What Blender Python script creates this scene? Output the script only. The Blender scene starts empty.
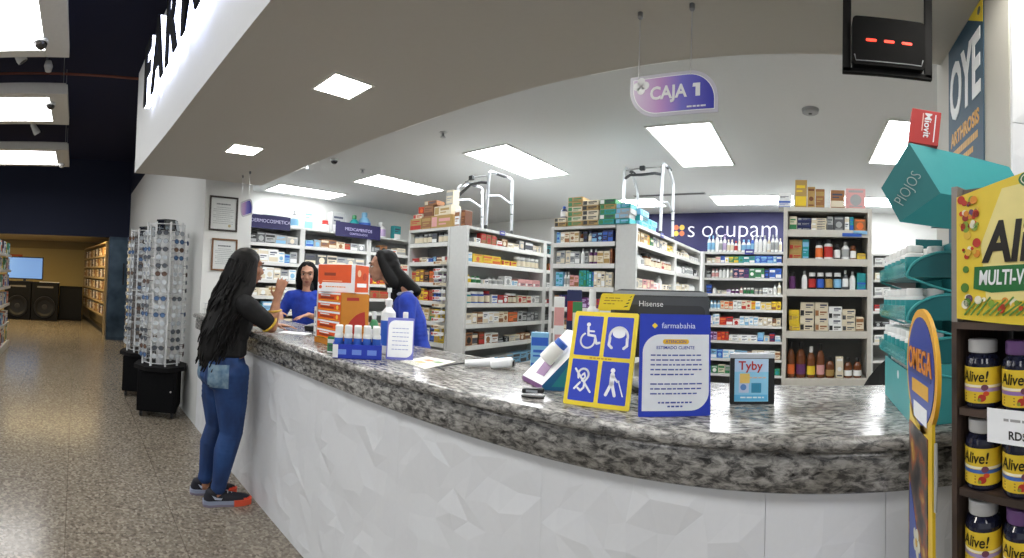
import bpy, bmesh, math, random
from mathutils import Vector, Matrix, Euler
R = math.radians
COL = bpy.context.scene.collection
rng = random.Random(7)

# ------------------------------------------------------------------ materials
def lin(h):
    h = h.lstrip('#'); o = []
    for i in (0, 2, 4):
        c = int(h[i:i+2], 16) / 255
        o.append(c / 12.92 if c <= .04045 else ((c + .055) / 1.055) ** 2.4)
    return (*o, 1.0)

MATS = {}
def mat(h, rough=.5, metal=0., vary=.06, scale=30., spec=.5, key=None):
    """plain paint / plastic / card: a colour with a slight procedural mottling"""
    k = (h, rough, metal, vary, scale, spec)
    if k in MATS: return MATS[k]
    m = bpy.data.materials.new('paint_' + h.strip('#')); m.use_nodes = True
    nt = m.node_tree; b = nt.nodes['Principled BSDF']
    b.inputs['Roughness'].default_value = rough; b.inputs['Metallic'].default_value = metal
    b.inputs['Specular IOR Level'].default_value = spec
    c = lin(h)
    if vary:
        tc = nt.nodes.new('ShaderNodeTexCoord'); n = nt.nodes.new('ShaderNodeTexNoise')
        n.inputs['Scale'].default_value = scale; n.inputs['Detail'].default_value = 3
        mx = nt.nodes.new('ShaderNodeMix'); mx.data_type = 'RGBA'
        mx.inputs[6].default_value = tuple(x * (1 - vary) for x in c[:3]) + (1,)
        mx.inputs[7].default_value = tuple(min(1, x * (1 + vary) + .004) for x in c[:3]) + (1,)
        nt.links.new(tc.outputs['Object'], n.inputs['Vector'])
        nt.links.new(n.outputs['Fac'], mx.inputs[0]); nt.links.new(mx.outputs[2], b.inputs['Base Color'])
    else:
        b.inputs['Base Color'].default_value = c
    MATS[k] = m
    return m

def glow(h, strength, key=''):
    k = ('glow', h, strength)
    if k in MATS: return MATS[k]
    m = bpy.data.materials.new('lit_' + h.strip('#')); m.use_nodes = True
    nt = m.node_tree; b = nt.nodes['Principled BSDF']
    b.inputs['Base Color'].default_value = lin(h)
    b.inputs['Emission Color'].default_value = lin(h); b.inputs['Emission Strength'].default_value = strength
    MATS[k] = m
    return m

def clear(h, alpha=.35, rough=.08):
    k = ('clear', h, alpha)
    if k in MATS: return MATS[k]
    m = bpy.data.materials.new('clear_' + h.strip('#')); m.use_nodes = True
    b = m.node_tree.nodes['Principled BSDF']
    b.inputs['Base Color'].default_value = lin(h); b.inputs['Roughness'].default_value = rough
    b.inputs['Alpha'].default_value = alpha
    MATS[k] = m
    return m

def nodes_mat(name):
    m = bpy.data.materials.new(name); m.use_nodes = True
    nt = m.node_tree
    return m, nt, nt.nodes['Principled BSDF']

def ramp(nt, stops):
    r = nt.nodes.new('ShaderNodeValToRGB'); cr = r.color_ramp
    while len(cr.elements) < len(stops): cr.elements.new(.5)
    for e, (p, c) in zip(cr.elements, stops): e.position = p; e.color = lin(c) if isinstance(c, str) else c
    return r

def granite_mat():
    m, nt, b = nodes_mat('granite'); L = nt.links.new
    tc = nt.nodes.new('ShaderNodeTexCoord'); mp = nt.nodes.new('ShaderNodeMapping')
    mp.inputs['Scale'].default_value = (.45, 1., 1.)
    L(tc.outputs['Object'], mp.inputs['Vector'])
    n1 = nt.nodes.new('ShaderNodeTexNoise'); n1.inputs['Scale'].default_value = 62; n1.inputs['Detail'].default_value = 6
    n1.inputs['Roughness'].default_value = .68; n1.inputs['Distortion'].default_value = .5
    n2 = nt.nodes.new('ShaderNodeTexVoronoi'); n2.inputs['Scale'].default_value = 75
    n3 = nt.nodes.new('ShaderNodeTexNoise'); n3.inputs['Scale'].default_value = 7; n3.inputs['Detail'].default_value = 3
    for n in (n1, n2, n3): L(mp.outputs['Vector'], n.inputs['Vector'])
    r1 = ramp(nt, [(.37, '#0f0f0f'), (.43, '#454443'), (.50, '#8a8884'), (.62, '#c4c2bc')]); L(n1.outputs['Fac'], r1.inputs['Fac'])
    r2 = ramp(nt, [(0., '#2a2a2a'), (.3, '#868684'), (1., '#c2c1be')]); L(n2.outputs['Color'], r2.inputs['Fac'])
    mx = nt.nodes.new('ShaderNodeMix'); mx.data_type = 'RGBA'; mx.inputs[0].default_value = .22
    L(r1.outputs['Color'], mx.inputs[6]); L(r2.outputs['Color'], mx.inputs[7])
    r3 = ramp(nt, [(.35, '#b9b7b2'), (.6, '#ffffff')]); L(n3.outputs['Fac'], r3.inputs['Fac'])
    m2 = nt.nodes.new('ShaderNodeMix'); m2.data_type = 'RGBA'; m2.blend_type = 'MULTIPLY'; m2.inputs[0].default_value = 1
    L(mx.outputs[2], m2.inputs[6]); L(r3.outputs['Color'], m2.inputs[7])
    L(m2.outputs[2], b.inputs['Base Color']); b.inputs['Roughness'].default_value = .21
    return m

def terrazzo_mat():
    m, nt, b = nodes_mat('terrazzo_floor'); L = nt.links.new
    tc = nt.nodes.new('ShaderNodeTexCoord')
    v = nt.nodes.new('ShaderNodeTexVoronoi'); v.inputs['Scale'].default_value = 70
    n = nt.nodes.new('ShaderNodeTexNoise'); n.inputs['Scale'].default_value = 45; n.inputs['Detail'].default_value = 4
    for q in (v, n): L(tc.outputs['Object'], q.inputs['Vector'])
    sep = nt.nodes.new('ShaderNodeSeparateColor'); L(v.outputs['Color'], sep.inputs['Color'])
    r1 = ramp(nt, [(.0, '#3f3931'), (.25, '#695f53'), (.6, '#82786b'), (1., '#b3ab9c')]); L(sep.outputs[0], r1.inputs['Fac'])
    r2 = ramp(nt, [(.35, '#6c6355'), (.65, '#9c9283')]); L(n.outputs['Fac'], r2.inputs['Fac'])
    mx = nt.nodes.new('ShaderNodeMix'); mx.data_type = 'RGBA'; mx.inputs[0].default_value = .5
    L(r1.outputs['Color'], mx.inputs[6]); L(r2.outputs['Color'], mx.inputs[7])
    # joints between the 60 cm slabs
    br = nt.nodes.new('ShaderNodeTexBrick'); br.offset = 0
    br.inputs['Scale'].default_value = 1; br.inputs['Mortar Size'].default_value = .0025; br.inputs['Brick Width'].default_value = .6
    br.inputs['Row Height'].default_value = .6; br.inputs['Color1'].default_value = (1, 1, 1, 1); br.inputs['Color2'].default_value = (.94, .94, .94, 1)
    br.inputs['Mortar'].default_value = (.55, .53, .5, 1); L(tc.outputs['Object'], br.inputs['Vector'])
    m2 = nt.nodes.new('ShaderNodeMix'); m2.data_type = 'RGBA'; m2.blend_type = 'MULTIPLY'; m2.inputs[0].default_value = 1
    L(mx.outputs[2], m2.inputs[6]); L(br.outputs['Color'], m2.inputs[7]); L(m2.outputs[2], b.inputs['Base Color'])
    b.inputs['Roughness'].default_value = .2; b.inputs['Specular IOR Level'].default_value = .55
    return m

def plaster_mat(name, h, rough=.75, bump=.05, scale=40):
    m, nt, b = nodes_mat(name); L = nt.links.new
    tc = nt.nodes.new('ShaderNodeTexCoord'); n = nt.nodes.new('ShaderNodeTexNoise')
    n.inputs['Scale'].default_value = scale; n.inputs['Detail'].default_value = 4; L(tc.outputs['Object'], n.inputs['Vector'])
    c = lin(h); mx = nt.nodes.new('ShaderNodeMix'); mx.data_type = 'RGBA'
    mx.inputs[6].default_value = tuple(x * .96 for x in c[:3]) + (1,); mx.inputs[7].default_value = c
    L(n.outputs['Fac'], mx.inputs[0]); L(mx.outputs[2], b.inputs['Base Color'])
    bp = nt.nodes.new('ShaderNodeBump'); bp.inputs['Strength'].default_value = bump; bp.inputs['Distance'].default_value = .01
    L(n.outputs['Fac'], bp.inputs['Height']); L(bp.outputs['Normal'], b.inputs['Normal'])
    b.inputs['Roughness'].default_value = rough
    return m

def wood_mat(name, a, c):
    m, nt, b = nodes_mat(name); L = nt.links.new
    tc = nt.nodes.new('ShaderNodeTexCoord'); mp = nt.nodes.new('ShaderNodeMapping'); mp.inputs['Scale'].default_value = (3, 3, 40)
    w = nt.nodes.new('ShaderNodeTexNoise'); w.inputs['Scale'].default_value = 4; w.inputs['Detail'].default_value = 5
    L(tc.outputs['Object'], mp.inputs['Vector']); L(mp.outputs['Vector'], w.inputs['Vector'])
    r = ramp(nt, [(.35, a), (.65, c)]); L(w.outputs['Fac'], r.inputs['Fac']); L(r.outputs['Color'], b.inputs['Base Color'])
    b.inputs['Roughness'].default_value = .55
    return m

def mottle_mat(name, stops, scale=20, detail=4, rough=.6, metal=0., stretch=(1, 1, 1)):
    m, nt, b = nodes_mat(name); L = nt.links.new
    tc = nt.nodes.new('ShaderNodeTexCoord'); mp = nt.nodes.new('ShaderNodeMapping'); mp.inputs['Scale'].default_value = stretch
    n = nt.nodes.new('ShaderNodeTexNoise'); n.inputs['Scale'].default_value = scale; n.inputs['Detail'].default_value = detail
    L(tc.outputs['Object'], mp.inputs['Vector']); L(mp.outputs['Vector'], n.inputs['Vector'])
    r = ramp(nt, stops); L(n.outputs['Fac'], r.inputs['Fac']); L(r.outputs['Color'], b.inputs['Base Color'])
    b.inputs['Roughness'].default_value = rough; b.inputs['Metallic'].default_value = metal
    return m

# ------------------------------------------------------------------ mesh building
def frame(o, x, z):
    """matrix with origin o, local X along x, local Z along z (Y = Z x X)"""
    x = Vector(x).normalized(); z = Vector(z).normalized(); y = z.cross(x).normalized(); x = y.cross(z)
    M = Matrix.Identity(4)
    for i in range(3):
        M[i][0], M[i][1], M[i][2], M[i][3] = x[i], y[i], z[i], o[i]
    return M

def face_frame(o, right, up):
    """for drawing on an upright panel: local X = right, local Y = up, local Z = out of the panel"""
    right = Vector(right).normalized(); up = Vector(up).normalized()
    return frame(o, right, right.cross(up))

class MB:
    def __init__(self): self.v = []; self.f = []; self.m = []; self.mats = []; self.T = Matrix.Identity(4)
    def mi(self, m):
        if m not in self.mats: self.mats.append(m)
        return self.mats.index(m)
    def add(self, vs, fs, m):
        b = len(self.v); i = self.mi(m)
        self.v += [self.T @ Vector(p) for p in vs]
        for f in fs: self.f.append([b + k for k in f]); self.m.append(i)
        return self
    def bm(self, bm, m, M=None):
        bm.verts.index_update()
        self.add([(M @ v.co) if M else v.co for v in bm.verts], [[v.index for v in f.verts] for f in bm.faces], m); bm.free()
        return self
    def box(self, c, s, m, rot=None, bevel=0., seg=1):
        bm = bmesh.new(); bmesh.ops.create_cube(bm, size=1)
        bmesh.ops.scale(bm, vec=s, verts=bm.verts)
        if bevel: bmesh.ops.bevel(bm, geom=bm.edges[:], offset=bevel, segments=seg, affect='EDGES', profile=.5)
        M = Matrix.Translation(c)
        if rot: M = M @ Euler(rot).to_matrix().to_4x4()
        return self.bm(bm, m, M)
    def bx(self, x0, x1, y0, y1, z0, z1, m, bevel=0., seg=1):
        return self.box(((x0+x1)/2, (y0+y1)/2, (z0+z1)/2), (abs(x1-x0), abs(y1-y0), abs(z1-z0)), m, None, bevel, seg)
    def lathe(self, prof, m, c=(0, 0, 0), seg=16, M=None, cap=True, sy=1.):
        """prof: (r, z) or (r, z, material) from bottom to top"""
        c = Vector(c); rings = []
        for p in prof:
            r, z = p[0], p[1]
            rings.append([Vector((r*math.cos(2*math.pi*k/seg), sy*r*math.sin(2*math.pi*k/seg), z)) for k in range(seg)])
        for i in range(len(prof)-1):
            mm = prof[i+1][2] if len(prof[i+1]) > 2 else m
            vs = rings[i] + rings[i+1]
            vs = [(M @ (p)) if M else p + c for p in vs]
            self.add(vs, [[k, (k+1) % seg, seg+(k+1) % seg, seg+k] for k in range(seg)], mm)
        if cap:
            for ring, fl, p in ((rings[0], True, prof[0]), (rings[-1], False, prof[-1])):
                if p[0] < 1e-5: continue
                mm = p[2] if len(p) > 2 else m
                vs = [(M @ q) if M else q + c for q in ring]
                self.add(vs, [list(range(seg))[::-1] if fl else list(range(seg))], mm)
        return self
    def tube(self, pts, r, m, seg=8, closed=False, cap=True):
        pts = [Vector(p) for p in pts]; n = len(pts); rs = r if isinstance(r, (list, tuple)) else [r]*n
        up = None; rings = []
        for i in range(n):
            if closed: t = (pts[(i+1) % n] - pts[i-1])
            else: t = pts[min(i+1, n-1)] - pts[max(i-1, 0)]
            t = t.normalized() if t.length > 1e-9 else Vector((0, 0, 1))
            if up is None: up = Vector((0, 0, 1)) if abs(t.z) < .9 else Vector((1, 0, 0))
            a = (up - t*up.dot(t)); a = a.normalized() if a.length > 1e-6 else t.orthogonal().normalized()
            up = a; b = t.cross(a)
            rings.append([pts[i] + (a*math.cos(2*math.pi*k/seg) + b*math.sin(2*math.pi*k/seg))*rs[i] for k in range(seg)])
        vs = [p for q in rings for p in q]; fs = []
        for i in range(n if closed else n-1):
            j = (i+1) % n
            fs += [[i*seg+k, i*seg+(k+1) % seg, j*seg+(k+1) % seg, j*seg+k] for k in range(seg)]
        if cap and not closed: fs += [list(range(seg))[::-1], [(n-1)*seg+k for k in range(seg)]]
        return self.add(vs, fs, m)
    def prism(self, out, z0, z1, m, M=None, side=None):
        """out: counter-clockwise 2D outline, extruded from z0 to z1 in the frame M"""
        n = len(out); vs = [Vector((x, y, z0)) for x, y in out] + [Vector((x, y, z1)) for x, y in out]
        if M: vs = [M @ p for p in vs]
        self.add(vs, [list(range(n))[::-1], list(range(n, 2*n))], m)
        return self.add(vs, [[k, (k+1) % n, n+(k+1) % n, n+k] for k in range(n)], side or m)
    def quad(self, a, b, c, d, m): return self.add([a, b, c, d], [[0, 1, 2, 3]], m)
    def rect(self, M, x0, x1, y0, y1, m, z=0., t=.0006):
        return self.prism([(x0, y0), (x1, y0), (x1, y1), (x0, y1)], z, z+t, m, M)
    def text(self, s, size, M, m, ext=.0008, align='CENTER', squeeze=1., shear=0., side=None, bold=0., z=0.):
        cu = bpy.data.curves.new('t', 'FONT'); cu.body = s; cu.size = size; cu.extrude = ext; cu.align_x = align; cu.align_y = 'CENTER'
        cu.shear = shear; cu.offset = bold; cu.resolution_u = 3; cu.space_character = 1.0
        o = bpy.data.objects.new('t', cu); me = bpy.data.meshes.new_from_object(o)
        S = Matrix.Diagonal((squeeze, 1, 1, 1)); Z = Matrix.Translation((0, 0, z+ext))
        vs = [M @ (Z @ (S @ v.co)) for v in me.vertices]
        if side:
            fr = [list(p.vertices) for p in me.polygons if abs(p.normal.z) > .5]; sd = [list(p.vertices) for p in me.polygons if abs(p.normal.z) <= .5]
            self.add(vs, fr, m); self.add(vs, sd, side)
        else: self.add(vs, [list(p.vertices) for p in me.polygons], m)
        bpy.data.objects.remove(o); bpy.data.curves.remove(cu); bpy.data.meshes.remove(me)
        return self
    def mesh(self, name, smooth=True, angle=35):
        me = bpy.data.meshes.new(name); me.from_pydata([tuple(v) for v in self.v], [], self.f)
        for m in self.mats: me.materials.append(m)
        me.polygons.foreach_set('material_index', self.m)
        if smooth: me.shade_smooth(); me.set_sharp_from_angle(angle=R(angle))
        me.validate(); me.update()
        return me
    def build(self, name, parent=None, smooth=True, angle=35, keep=True):
        o = bpy.data.objects.new(name, self.mesh(name, smooth, angle)); COL.objects.link(o)
        if parent: o.parent = parent
        return o

def prop(o, label=None, cat=None, group=None, kind=None):
    if label: o['label'] = label
    if cat: o['category'] = cat
    if group: o['group'] = group
    if kind: o['kind'] = kind
    return o
def thing(name, label, cat, loc=(0, 0, 0), rz=0., group=None, M=None):
    o = bpy.data.objects.new(name, None); COL.objects.link(o); o.empty_display_size = .05
    if M is not None: o.matrix_world = M
    else: o.location = loc; o.rotation_euler = (0, 0, rz)
    return prop(o, label, cat, group)
def struct(mb, name, label=None, smooth=False):
    o = mb.build(name, None, smooth); o['kind'] = 'structure'
    if label: o['label'] = label
    return o
def arc(cx, cy, r, a0, a1, n=8, ry=None):
    return [(cx + r*math.cos(R(a0+(a1-a0)*k/n)), cy + (ry or r)*math.sin(R(a0+(a1-a0)*k/n))) for k in range(n+1)]
def rrect(x0, x1, y0, y1, r, n=5):
    return arc(x1-r, y0+r, r, -90, 0, n) + arc(x1-r, y1-r, r, 0, 90, n) + arc(x0+r, y1-r, r, 90, 180, n) + arc(x0+r, y0+r, r, 180, 270, n)

WHITE = mat('#d9dad6', .45); OFF = mat('#cfcfca', .5); GREY = mat('#8f918f', .5); DARK = mat('#15171a', .4); BLACK = mat('#0b0c0e', .35)
CHROME = mat('#c9ccd0', .2, 1.); STEEL = mat('#9a9da1', .3, .9)
GRANITE = granite_mat(); FLOOR = terrazzo_mat()
WALLW = plaster_mat('white_wall_paint', '#d6d7d4'); CEILM = plaster_mat('ceiling_paint', '#c6c8c8'); SOFM = plaster_mat('soffit_paint', '#bdbab2')
FASM = plaster_mat('fascia_paint', '#c6c7c6'); NAVYC = plaster_mat('navy_ceiling_paint', '#0b1236', .8); NAVYW = plaster_mat('navy_wall_paint', '#151d36', .8)
CREAM = plaster_mat('cream_wall_paint', '#b3a06c', .8); PILLARM = plaster_mat('pillar_paint', '#bab8b0'); PANEL = plaster_mat('white_relief_panel', '#e2e4e6', .42, .02, 60)
# ------------------------------------------------------------------ camera
cam = bpy.data.cameras.new('phone_camera'); camo = bpy.data.objects.new('phone_camera', cam); COL.objects.link(camo)
FOC = 464.36
cam.type = 'PANO'; cam.panorama_type = 'CENTRAL_CYLINDRICAL'
cam.central_cylindrical_range_u_min = -512/FOC; cam.central_cylindrical_range_u_max = 512/FOC
cam.central_cylindrical_range_v_min = -279/FOC; cam.central_cylindrical_range_v_max = 279/FOC
cam.central_cylindrical_radius = 1.0; cam.clip_start = .02; cam.clip_end = 60
yaw, pit, rol = .632693, .0270376, -.0350771
CM = (Matrix.Rotation(yaw, 3, 'Z') @ Matrix.Rotation(pit, 3, 'X') @ Matrix.Rotation(rol, 3, 'Y'))
xr, yf, zu = CM.col[0], CM.col[1], CM.col[2]
m4 = Matrix.Identity(4)
for i in range(3): m4[i][0], m4[i][1], m4[i][2] = xr[i], zu[i], -yf[i]
m4[0][3], m4[1][3], m4[2][3] = 0, 0, 1.35
camo.matrix_world = m4
bpy.context.scene.camera = camo

# ------------------------------------------------------------------ setting
CE = 2.85
b = MB(); b.bx(-15.2, 5, -9, 8.6, -.1, 0, FLOOR); struct(b, 'floor', 'speckled beige terrazzo floor')
# pharmacy interior
b = MB(); b.bx(-7.3, 2.7, 1.6, 8.05, CE, CE+.1, CEILM); struct(b, 'ceiling', 'white ceiling inside the pharmacy')
b = MB(); b.bx(-7.35, -7.2, 1.135, 8.05, 0, CE, WALLW); struct(b, 'wall_left')
b = MB(); b.bx(-7.2, 2.6, 7.95, 8.1, 0, CE, WALLW); struct(b, 'wall_back')
b = MB(); b.bx(2.6, 2.75, 1.05, 8.1, 0, CE, WALLW); struct(b, 'wall_right')
# white shop-front wall on the left and its end with the certificates
b = MB(); b.bx(-10.35, -4.1, 1.135, 1.25, 0, 3.15, WALLW); b.bx(-4.22, -4.1, 1.25, 1.60, 0, CE, WALLW); struct(b, 'wall_front')
# soffit box over the counter with its fascia
FA = [(-4.05, .472), (-2.8, .527), (-1.4, .566), (3.2, .6)]
out = FA + [(3.2, 1.68), (-4.05, 1.66)]
b = MB(); n = len(out)
b.prism(out, 2.25, 2.2501, SOFM)
lo = [Vector((x, y, 2.25)) for x, y in out]; hi = [Vector((x, y, 3.12)) for x, y in out]
for k in range(n): b.quad(lo[k], lo[(k+1) % n], hi[(k+1) % n], hi[k], FASM)
b.add(hi, [list(range(n))], FASM)
struct(b, 'soffit_beam', 'white fascia box hanging over the counter')
def relief(x0, x1, z0, z1, y, m, amp=.011, cell=.085, seed=1, side=-1):
    """sculpted panel: random triangular facets, facing -Y"""
    r = random.Random(seed); nx = max(2, round((x1-x0)/cell)); nz = max(2, round((z1-z0)/cell)); P = {}
    for i in range(nx+1):
        for j in range(nz+1):
            e = i in (0, nx) or j in (0, nz)
            jx = 0 if i in (0, nx) else r.uniform(-.25, .25); jz = 0 if j in (0, nz) else r.uniform(-.25, .25)
            P[i, j] = (x0+(i+jx)*(x1-x0)/nx, y - (.002 if e else r.choice((.18, .4, .7, 1.))*amp), z0+(j+jz)*(z1-z0)/nz)
    vs = [P[i, j] for i in range(nx+1) for j in range(nz+1)]; fs = []
    ix = lambda i, j: i*(nz+1)+j
    for i in range(nx):
        for j in range(nz):
            a, c, d, e = ix(i, j), ix(i+1, j), ix(i+1, j+1), ix(i, j+1)
            fs += [[a, c, d], [a, d, e]] if r.random() < .5 else [[a, c, e], [c, d, e]]
    q = MB(); q.add(vs, fs, m)
    q.bx(x0, x1, y+.0, y+.012, z0, z1, m)
    return q
b = MB(); b.bx(.5, 1.35, 1.06, 1.72, 0, CE, PILLARM); struct(b, 'pillar_right', 'beige pillar at the end of the counter')
for k, (z0, z1) in enumerate(((0, .598), (.6, 1.198), (1.2, 1.798), (1.8, 2.25))):
    struct(relief(.503, 1.35, z0, z1, 1.046, PANEL, .014, .1, 50+k), 'wall_tile_%d' % (k+1))
# store side
b = MB(); b.bx(-15.2, 5, -9, 1.135, 3.85, 3.95, NAVYC); struct(b, 'ceiling_store', 'dark navy ceiling of the store hall')
b = MB(); b.bx(-10.3, -10.2, -9, 1.0, 2.17, 3.85, NAVYW); b.bx(-10.3, -10.2, 1.0, 1.135, 2.17, 3.85, NAVYW); struct(b, 'wall_header', 'dark navy wall over the opening to the next hall')
b = MB(); b.bx(-10.35, -4.05, 1.135, 1.25, 3.15, 3.85, NAVYW); b.bx(-4.05, 4, 1.2, 1.3, 3.1, 3.85, NAVYW); struct(b, 'wall_upper')
b = MB(); b.bx(-15.0, -10.3, -9, 1.4, 2.35, 2.45, plaster_mat('far_ceiling_paint', '#c4b48e')); struct(b, 'ceiling_far')
b = MB(); b.bx(-15.1, -14.9, -9, 1.4, 0, 2.35, CREAM); struct(b, 'wall_far', 'cream wall of the next hall')
b = MB(); b.bx(-15.0, -10.2, 1.25, 1.4, 0, 2.35, CREAM); struct(b, 'wall_side')
b = MB(); b.bx(-15.0, -14.84, -9, 1.3, 2.1, 2.35, plaster_mat('far_trim_paint', '#8d7a50')); struct(b, 'trim_1')

# ------------------------------------------------------------------ the counter
ctr = thing('service_counter', 'long grey granite service counter with white relief front', 'counter', (-1.9, 1.135, 0))
def child(mb, name, par, smooth=True, label=None):
    o = mb.build(name, par, smooth); o.matrix_parent_inverse = par.matrix_basis.inverted() if par.parent is None else Matrix.Identity(4)
    if label: o['label'] = label
    return o
xs = [-4.09, -3.8, -3.18, -2.56, -1.94, -1.32, -.7, -.09, .2, .499]
for k in range(len(xs)-1):
    child(relief(xs[k]+.0005, xs[k+1]-.0005, .0, .905, 1.135, PANEL, .011, .07, k+3), 'relief_panel', ctr, False)
b = MB(); b.bx(-4.09, .499, 1.15, 1.6, 0, .893, WHITE); child(b, 'counter_body', ctr)
# granite top with a rounded nose, and the apron set back beneath it
def profile_run(pts, x0, x1, m, q, bow=0.):
    n = len(pts); vs = [(x0, y, z) for y, z in pts] + [(x1, y, z) for y, z in pts]
    q.add(vs, [list(range(n)), list(range(n, 2*n))[::-1]] + [[k, n+k, n+(k+1) % n, (k+1) % n] for k in range(n)], m)
b = MB()
prof = [(1.70, 1.035)] + [(1.083+.019*math.cos(R(a)), 1.016+.019*math.sin(R(a))) for a in range(90, 271, 20)] + [(1.70, .997)]
profile_run(prof, -4.09, .499, GRANITE, b); child(b, 'granite_top', ctr)
b = MB()
prof = [(1.60, .997)] + [(1.105, .997), (1.097, .985), (1.094, .97), (1.094, .905), (1.099, .897), (1.105, .894)] + [(1.60, .894)]
profile_run(prof, -4.09, .499, GRANITE, b); child(b, 'granite_apron', ctr)

# ------------------------------------------------------------------ lamps
LIT = glow('#fbfdff', 10.5)
def panel_light(x0, x1, y0, y1, z, label, group, name='ceiling_light', lit=LIT, rim=.02, drop=.012):
    t = thing(name, label, 'ceiling light', ((x0+x1)/2, (y0+y1)/2, z), 0, group)
    w, d = (x1-x0)/2, (y1-y0)/2
    f = MB()
    for a, c, e, g in ((-w-rim, w+rim, -d-rim, -d), (-w-rim, w+rim, d, d+rim), (-w-rim, -w, -d, d), (w, w+rim, -d, d)): f.bx(a, c, e, g, -drop, -.001, WHITE)
    f.build('frame', t)
    q = MB(); q.bx(-w, w, -d, d, -drop*.7, -.002, lit); q.build('diffuser', t)
    return t
G = 'ceiling lights inside the pharmacy'
panel_light(-1.40, -.83, 3.83, 5.09, CE, 'rectangular ceiling light panel above the tall gondola with walking frame', G)
panel_light(-3.43, -2.86, 3.72, 5.0, CE, 'rectangular ceiling light panel above the shelving gondola nearer the attendants', G)
panel_light(-5.53, -4.95, 3.7, 4.93, CE, 'rectangular ceiling light panel above the wall shelving with blue banners', G)
panel_light(.68, 1.25, 3.75, 4.97, CE, 'rectangular ceiling light panel behind the red carton and white cartons', G)
panel_light(-1.42, -.2, 6.68, 7.3, CE, 'crosswise ceiling light panel in front of the navy lettered banner', G)
panel_light(-3.5, -2.3, 6.68, 7.3, CE, 'crosswise ceiling light panel beyond the gondola, seen between the gondolas', G)
panel_light(.55, 1.75, 6.68, 7.3, CE, 'crosswise ceiling light panel behind the tall cabinet and teal header', G)
panel_light(-6.98, -6.42, 2.95, 4.15, CE, 'rectangular ceiling light panel over the wall shelving, thinnest in view', G, lit=glow('#fbfdff', 5.0))
for x in (-5.24, -3.15, -1.12, .97): panel_light(x-.285, x+.285, 1.85, 2.75, CE, 'added unseen ceiling light panel just behind the soffit, brightening the shelf fronts', G, lit=glow('#fbfdff', 6.0))  # added row of panels hidden by the soffit, brightens the gondola fronts
LIT2 = glow('#fffaf0', 16.0)
G = 'small square downlights in the soffit'
panel_light(-3.09, -2.9, .99, 1.19, 2.25, 'small square downlight in the soffit above the eyeglasses racks and certificates', G, 'downlight', LIT2, .012, .006)
panel_light(-1.87, -1.685, 1.01, 1.20, 2.25, 'larger looking square downlight in the soffit above the middle of the counter', G, 'downlight', LIT2, .012, .006)
for x in (-.97, .30): panel_light(x, x+.19, .78, .97, 2.25, 'square downlight in the soffit above the camera', G, 'downlight', LIT2, .012, .006)
# hanging light boxes of the store: deep white trays with a luminous centre
LIT3 = glow('#ffffff', 4.6)
def tray(x0, x1, y0, y1, z, label):
    t = thing('hanging_light_box', label, 'ceiling light', ((x0+x1)/2, (y0+y1)/2, z), 0, 'light boxes of the store hall')
    w, d = (x1-x0)/2, (y1-y0)/2; f = MB(); mx, my = .12, .2
    TR = mat('#d2cfc6', .5)
    for a, c, e, g in ((-w, w, -d, -d+my), (-w, w, d-my, d), (-w, -w+mx, -d+my, d-my), (w-mx, w, -d+my, d-my)): f.bx(a, c, e, g, 0, .1, TR, .004)
    f.bx(-w+.02, w-.02, -d+.02, d-.02, .1, .12, TR)
    f.build('tray', t)
    q = MB(); q.bx(-w+mx, w-mx, -d+my, d-my, .004, .03, LIT3); q.build('diffuser', t)
    for sx in (-1, 1):
        for sy in (-1, 1):
            q = MB(); q.tube([(sx*(w-.1), sy*(d-.05), .12), (sx*(w-.1), sy*(d-.05), 3.85-z)], .004, GREY, 6); q.build('hanging_wire', t)
tray(-4.02, -2.95, -1.5, -.14, 3.2, 'first and biggest hanging store light box of the row, topmost in view')
tray(-5.84, -4.83, -1.6, -.17, 3.2, 'second hanging store light box, between the biggest and the thinnest')
tray(-8.14, -7.02, -1.7, -.2, 3.2, 'third hanging store light box of the row, seen thinnest above the dark opening')
tray(-2.0, -.9, -1.6, -.14, 3.2, 'hanging store light box overhead beside the fascia'); tray(.2, 1.3, -1.6, -.14, 3.2, 'hanging store light box behind the camera')
for (y0, y1) in ((-4.6, -3.1),):
    for x in (-7.5, -4.8, -2.0, .8): tray(x-.55, x+.55, y0, y1, 3.2, 'hanging store light box in the second row behind')
panel_light(-10.95, -10.45, -1.6, .6, 2.35, 'warm ceiling lamp of the next hall behind its header', None, lit=glow('#ffdf9e', 9.))
panel_light(-12.9, -11.9, -3.4, -2.4, 2.35, 'dim warm ceiling lamp deeper in the next hall', None, lit=glow('#ffdf9e', 9.))

w = bpy.data.worlds.new('store_world'); bpy.context.scene.world = w; w.use_nodes = True
w.node_tree.nodes['Background'].inputs['Color'].default_value = lin('#dfe3e8'); w.node_tree.nodes['Background'].inputs['Strength'].default_value = .42
sc = bpy.context.scene
sc.view_settings.view_transform = 'Standard'; sc.view_settings.look = 'None'; sc.view_settings.gamma = 1; sc.view_settings.exposure = 1.15
sc.view_settings.use_curve_mapping = False
sc.cycles.use_denoising = True; sc.cycles.max_bounces = 8; sc.cycles.transparent_max_bounces = 12

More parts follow.
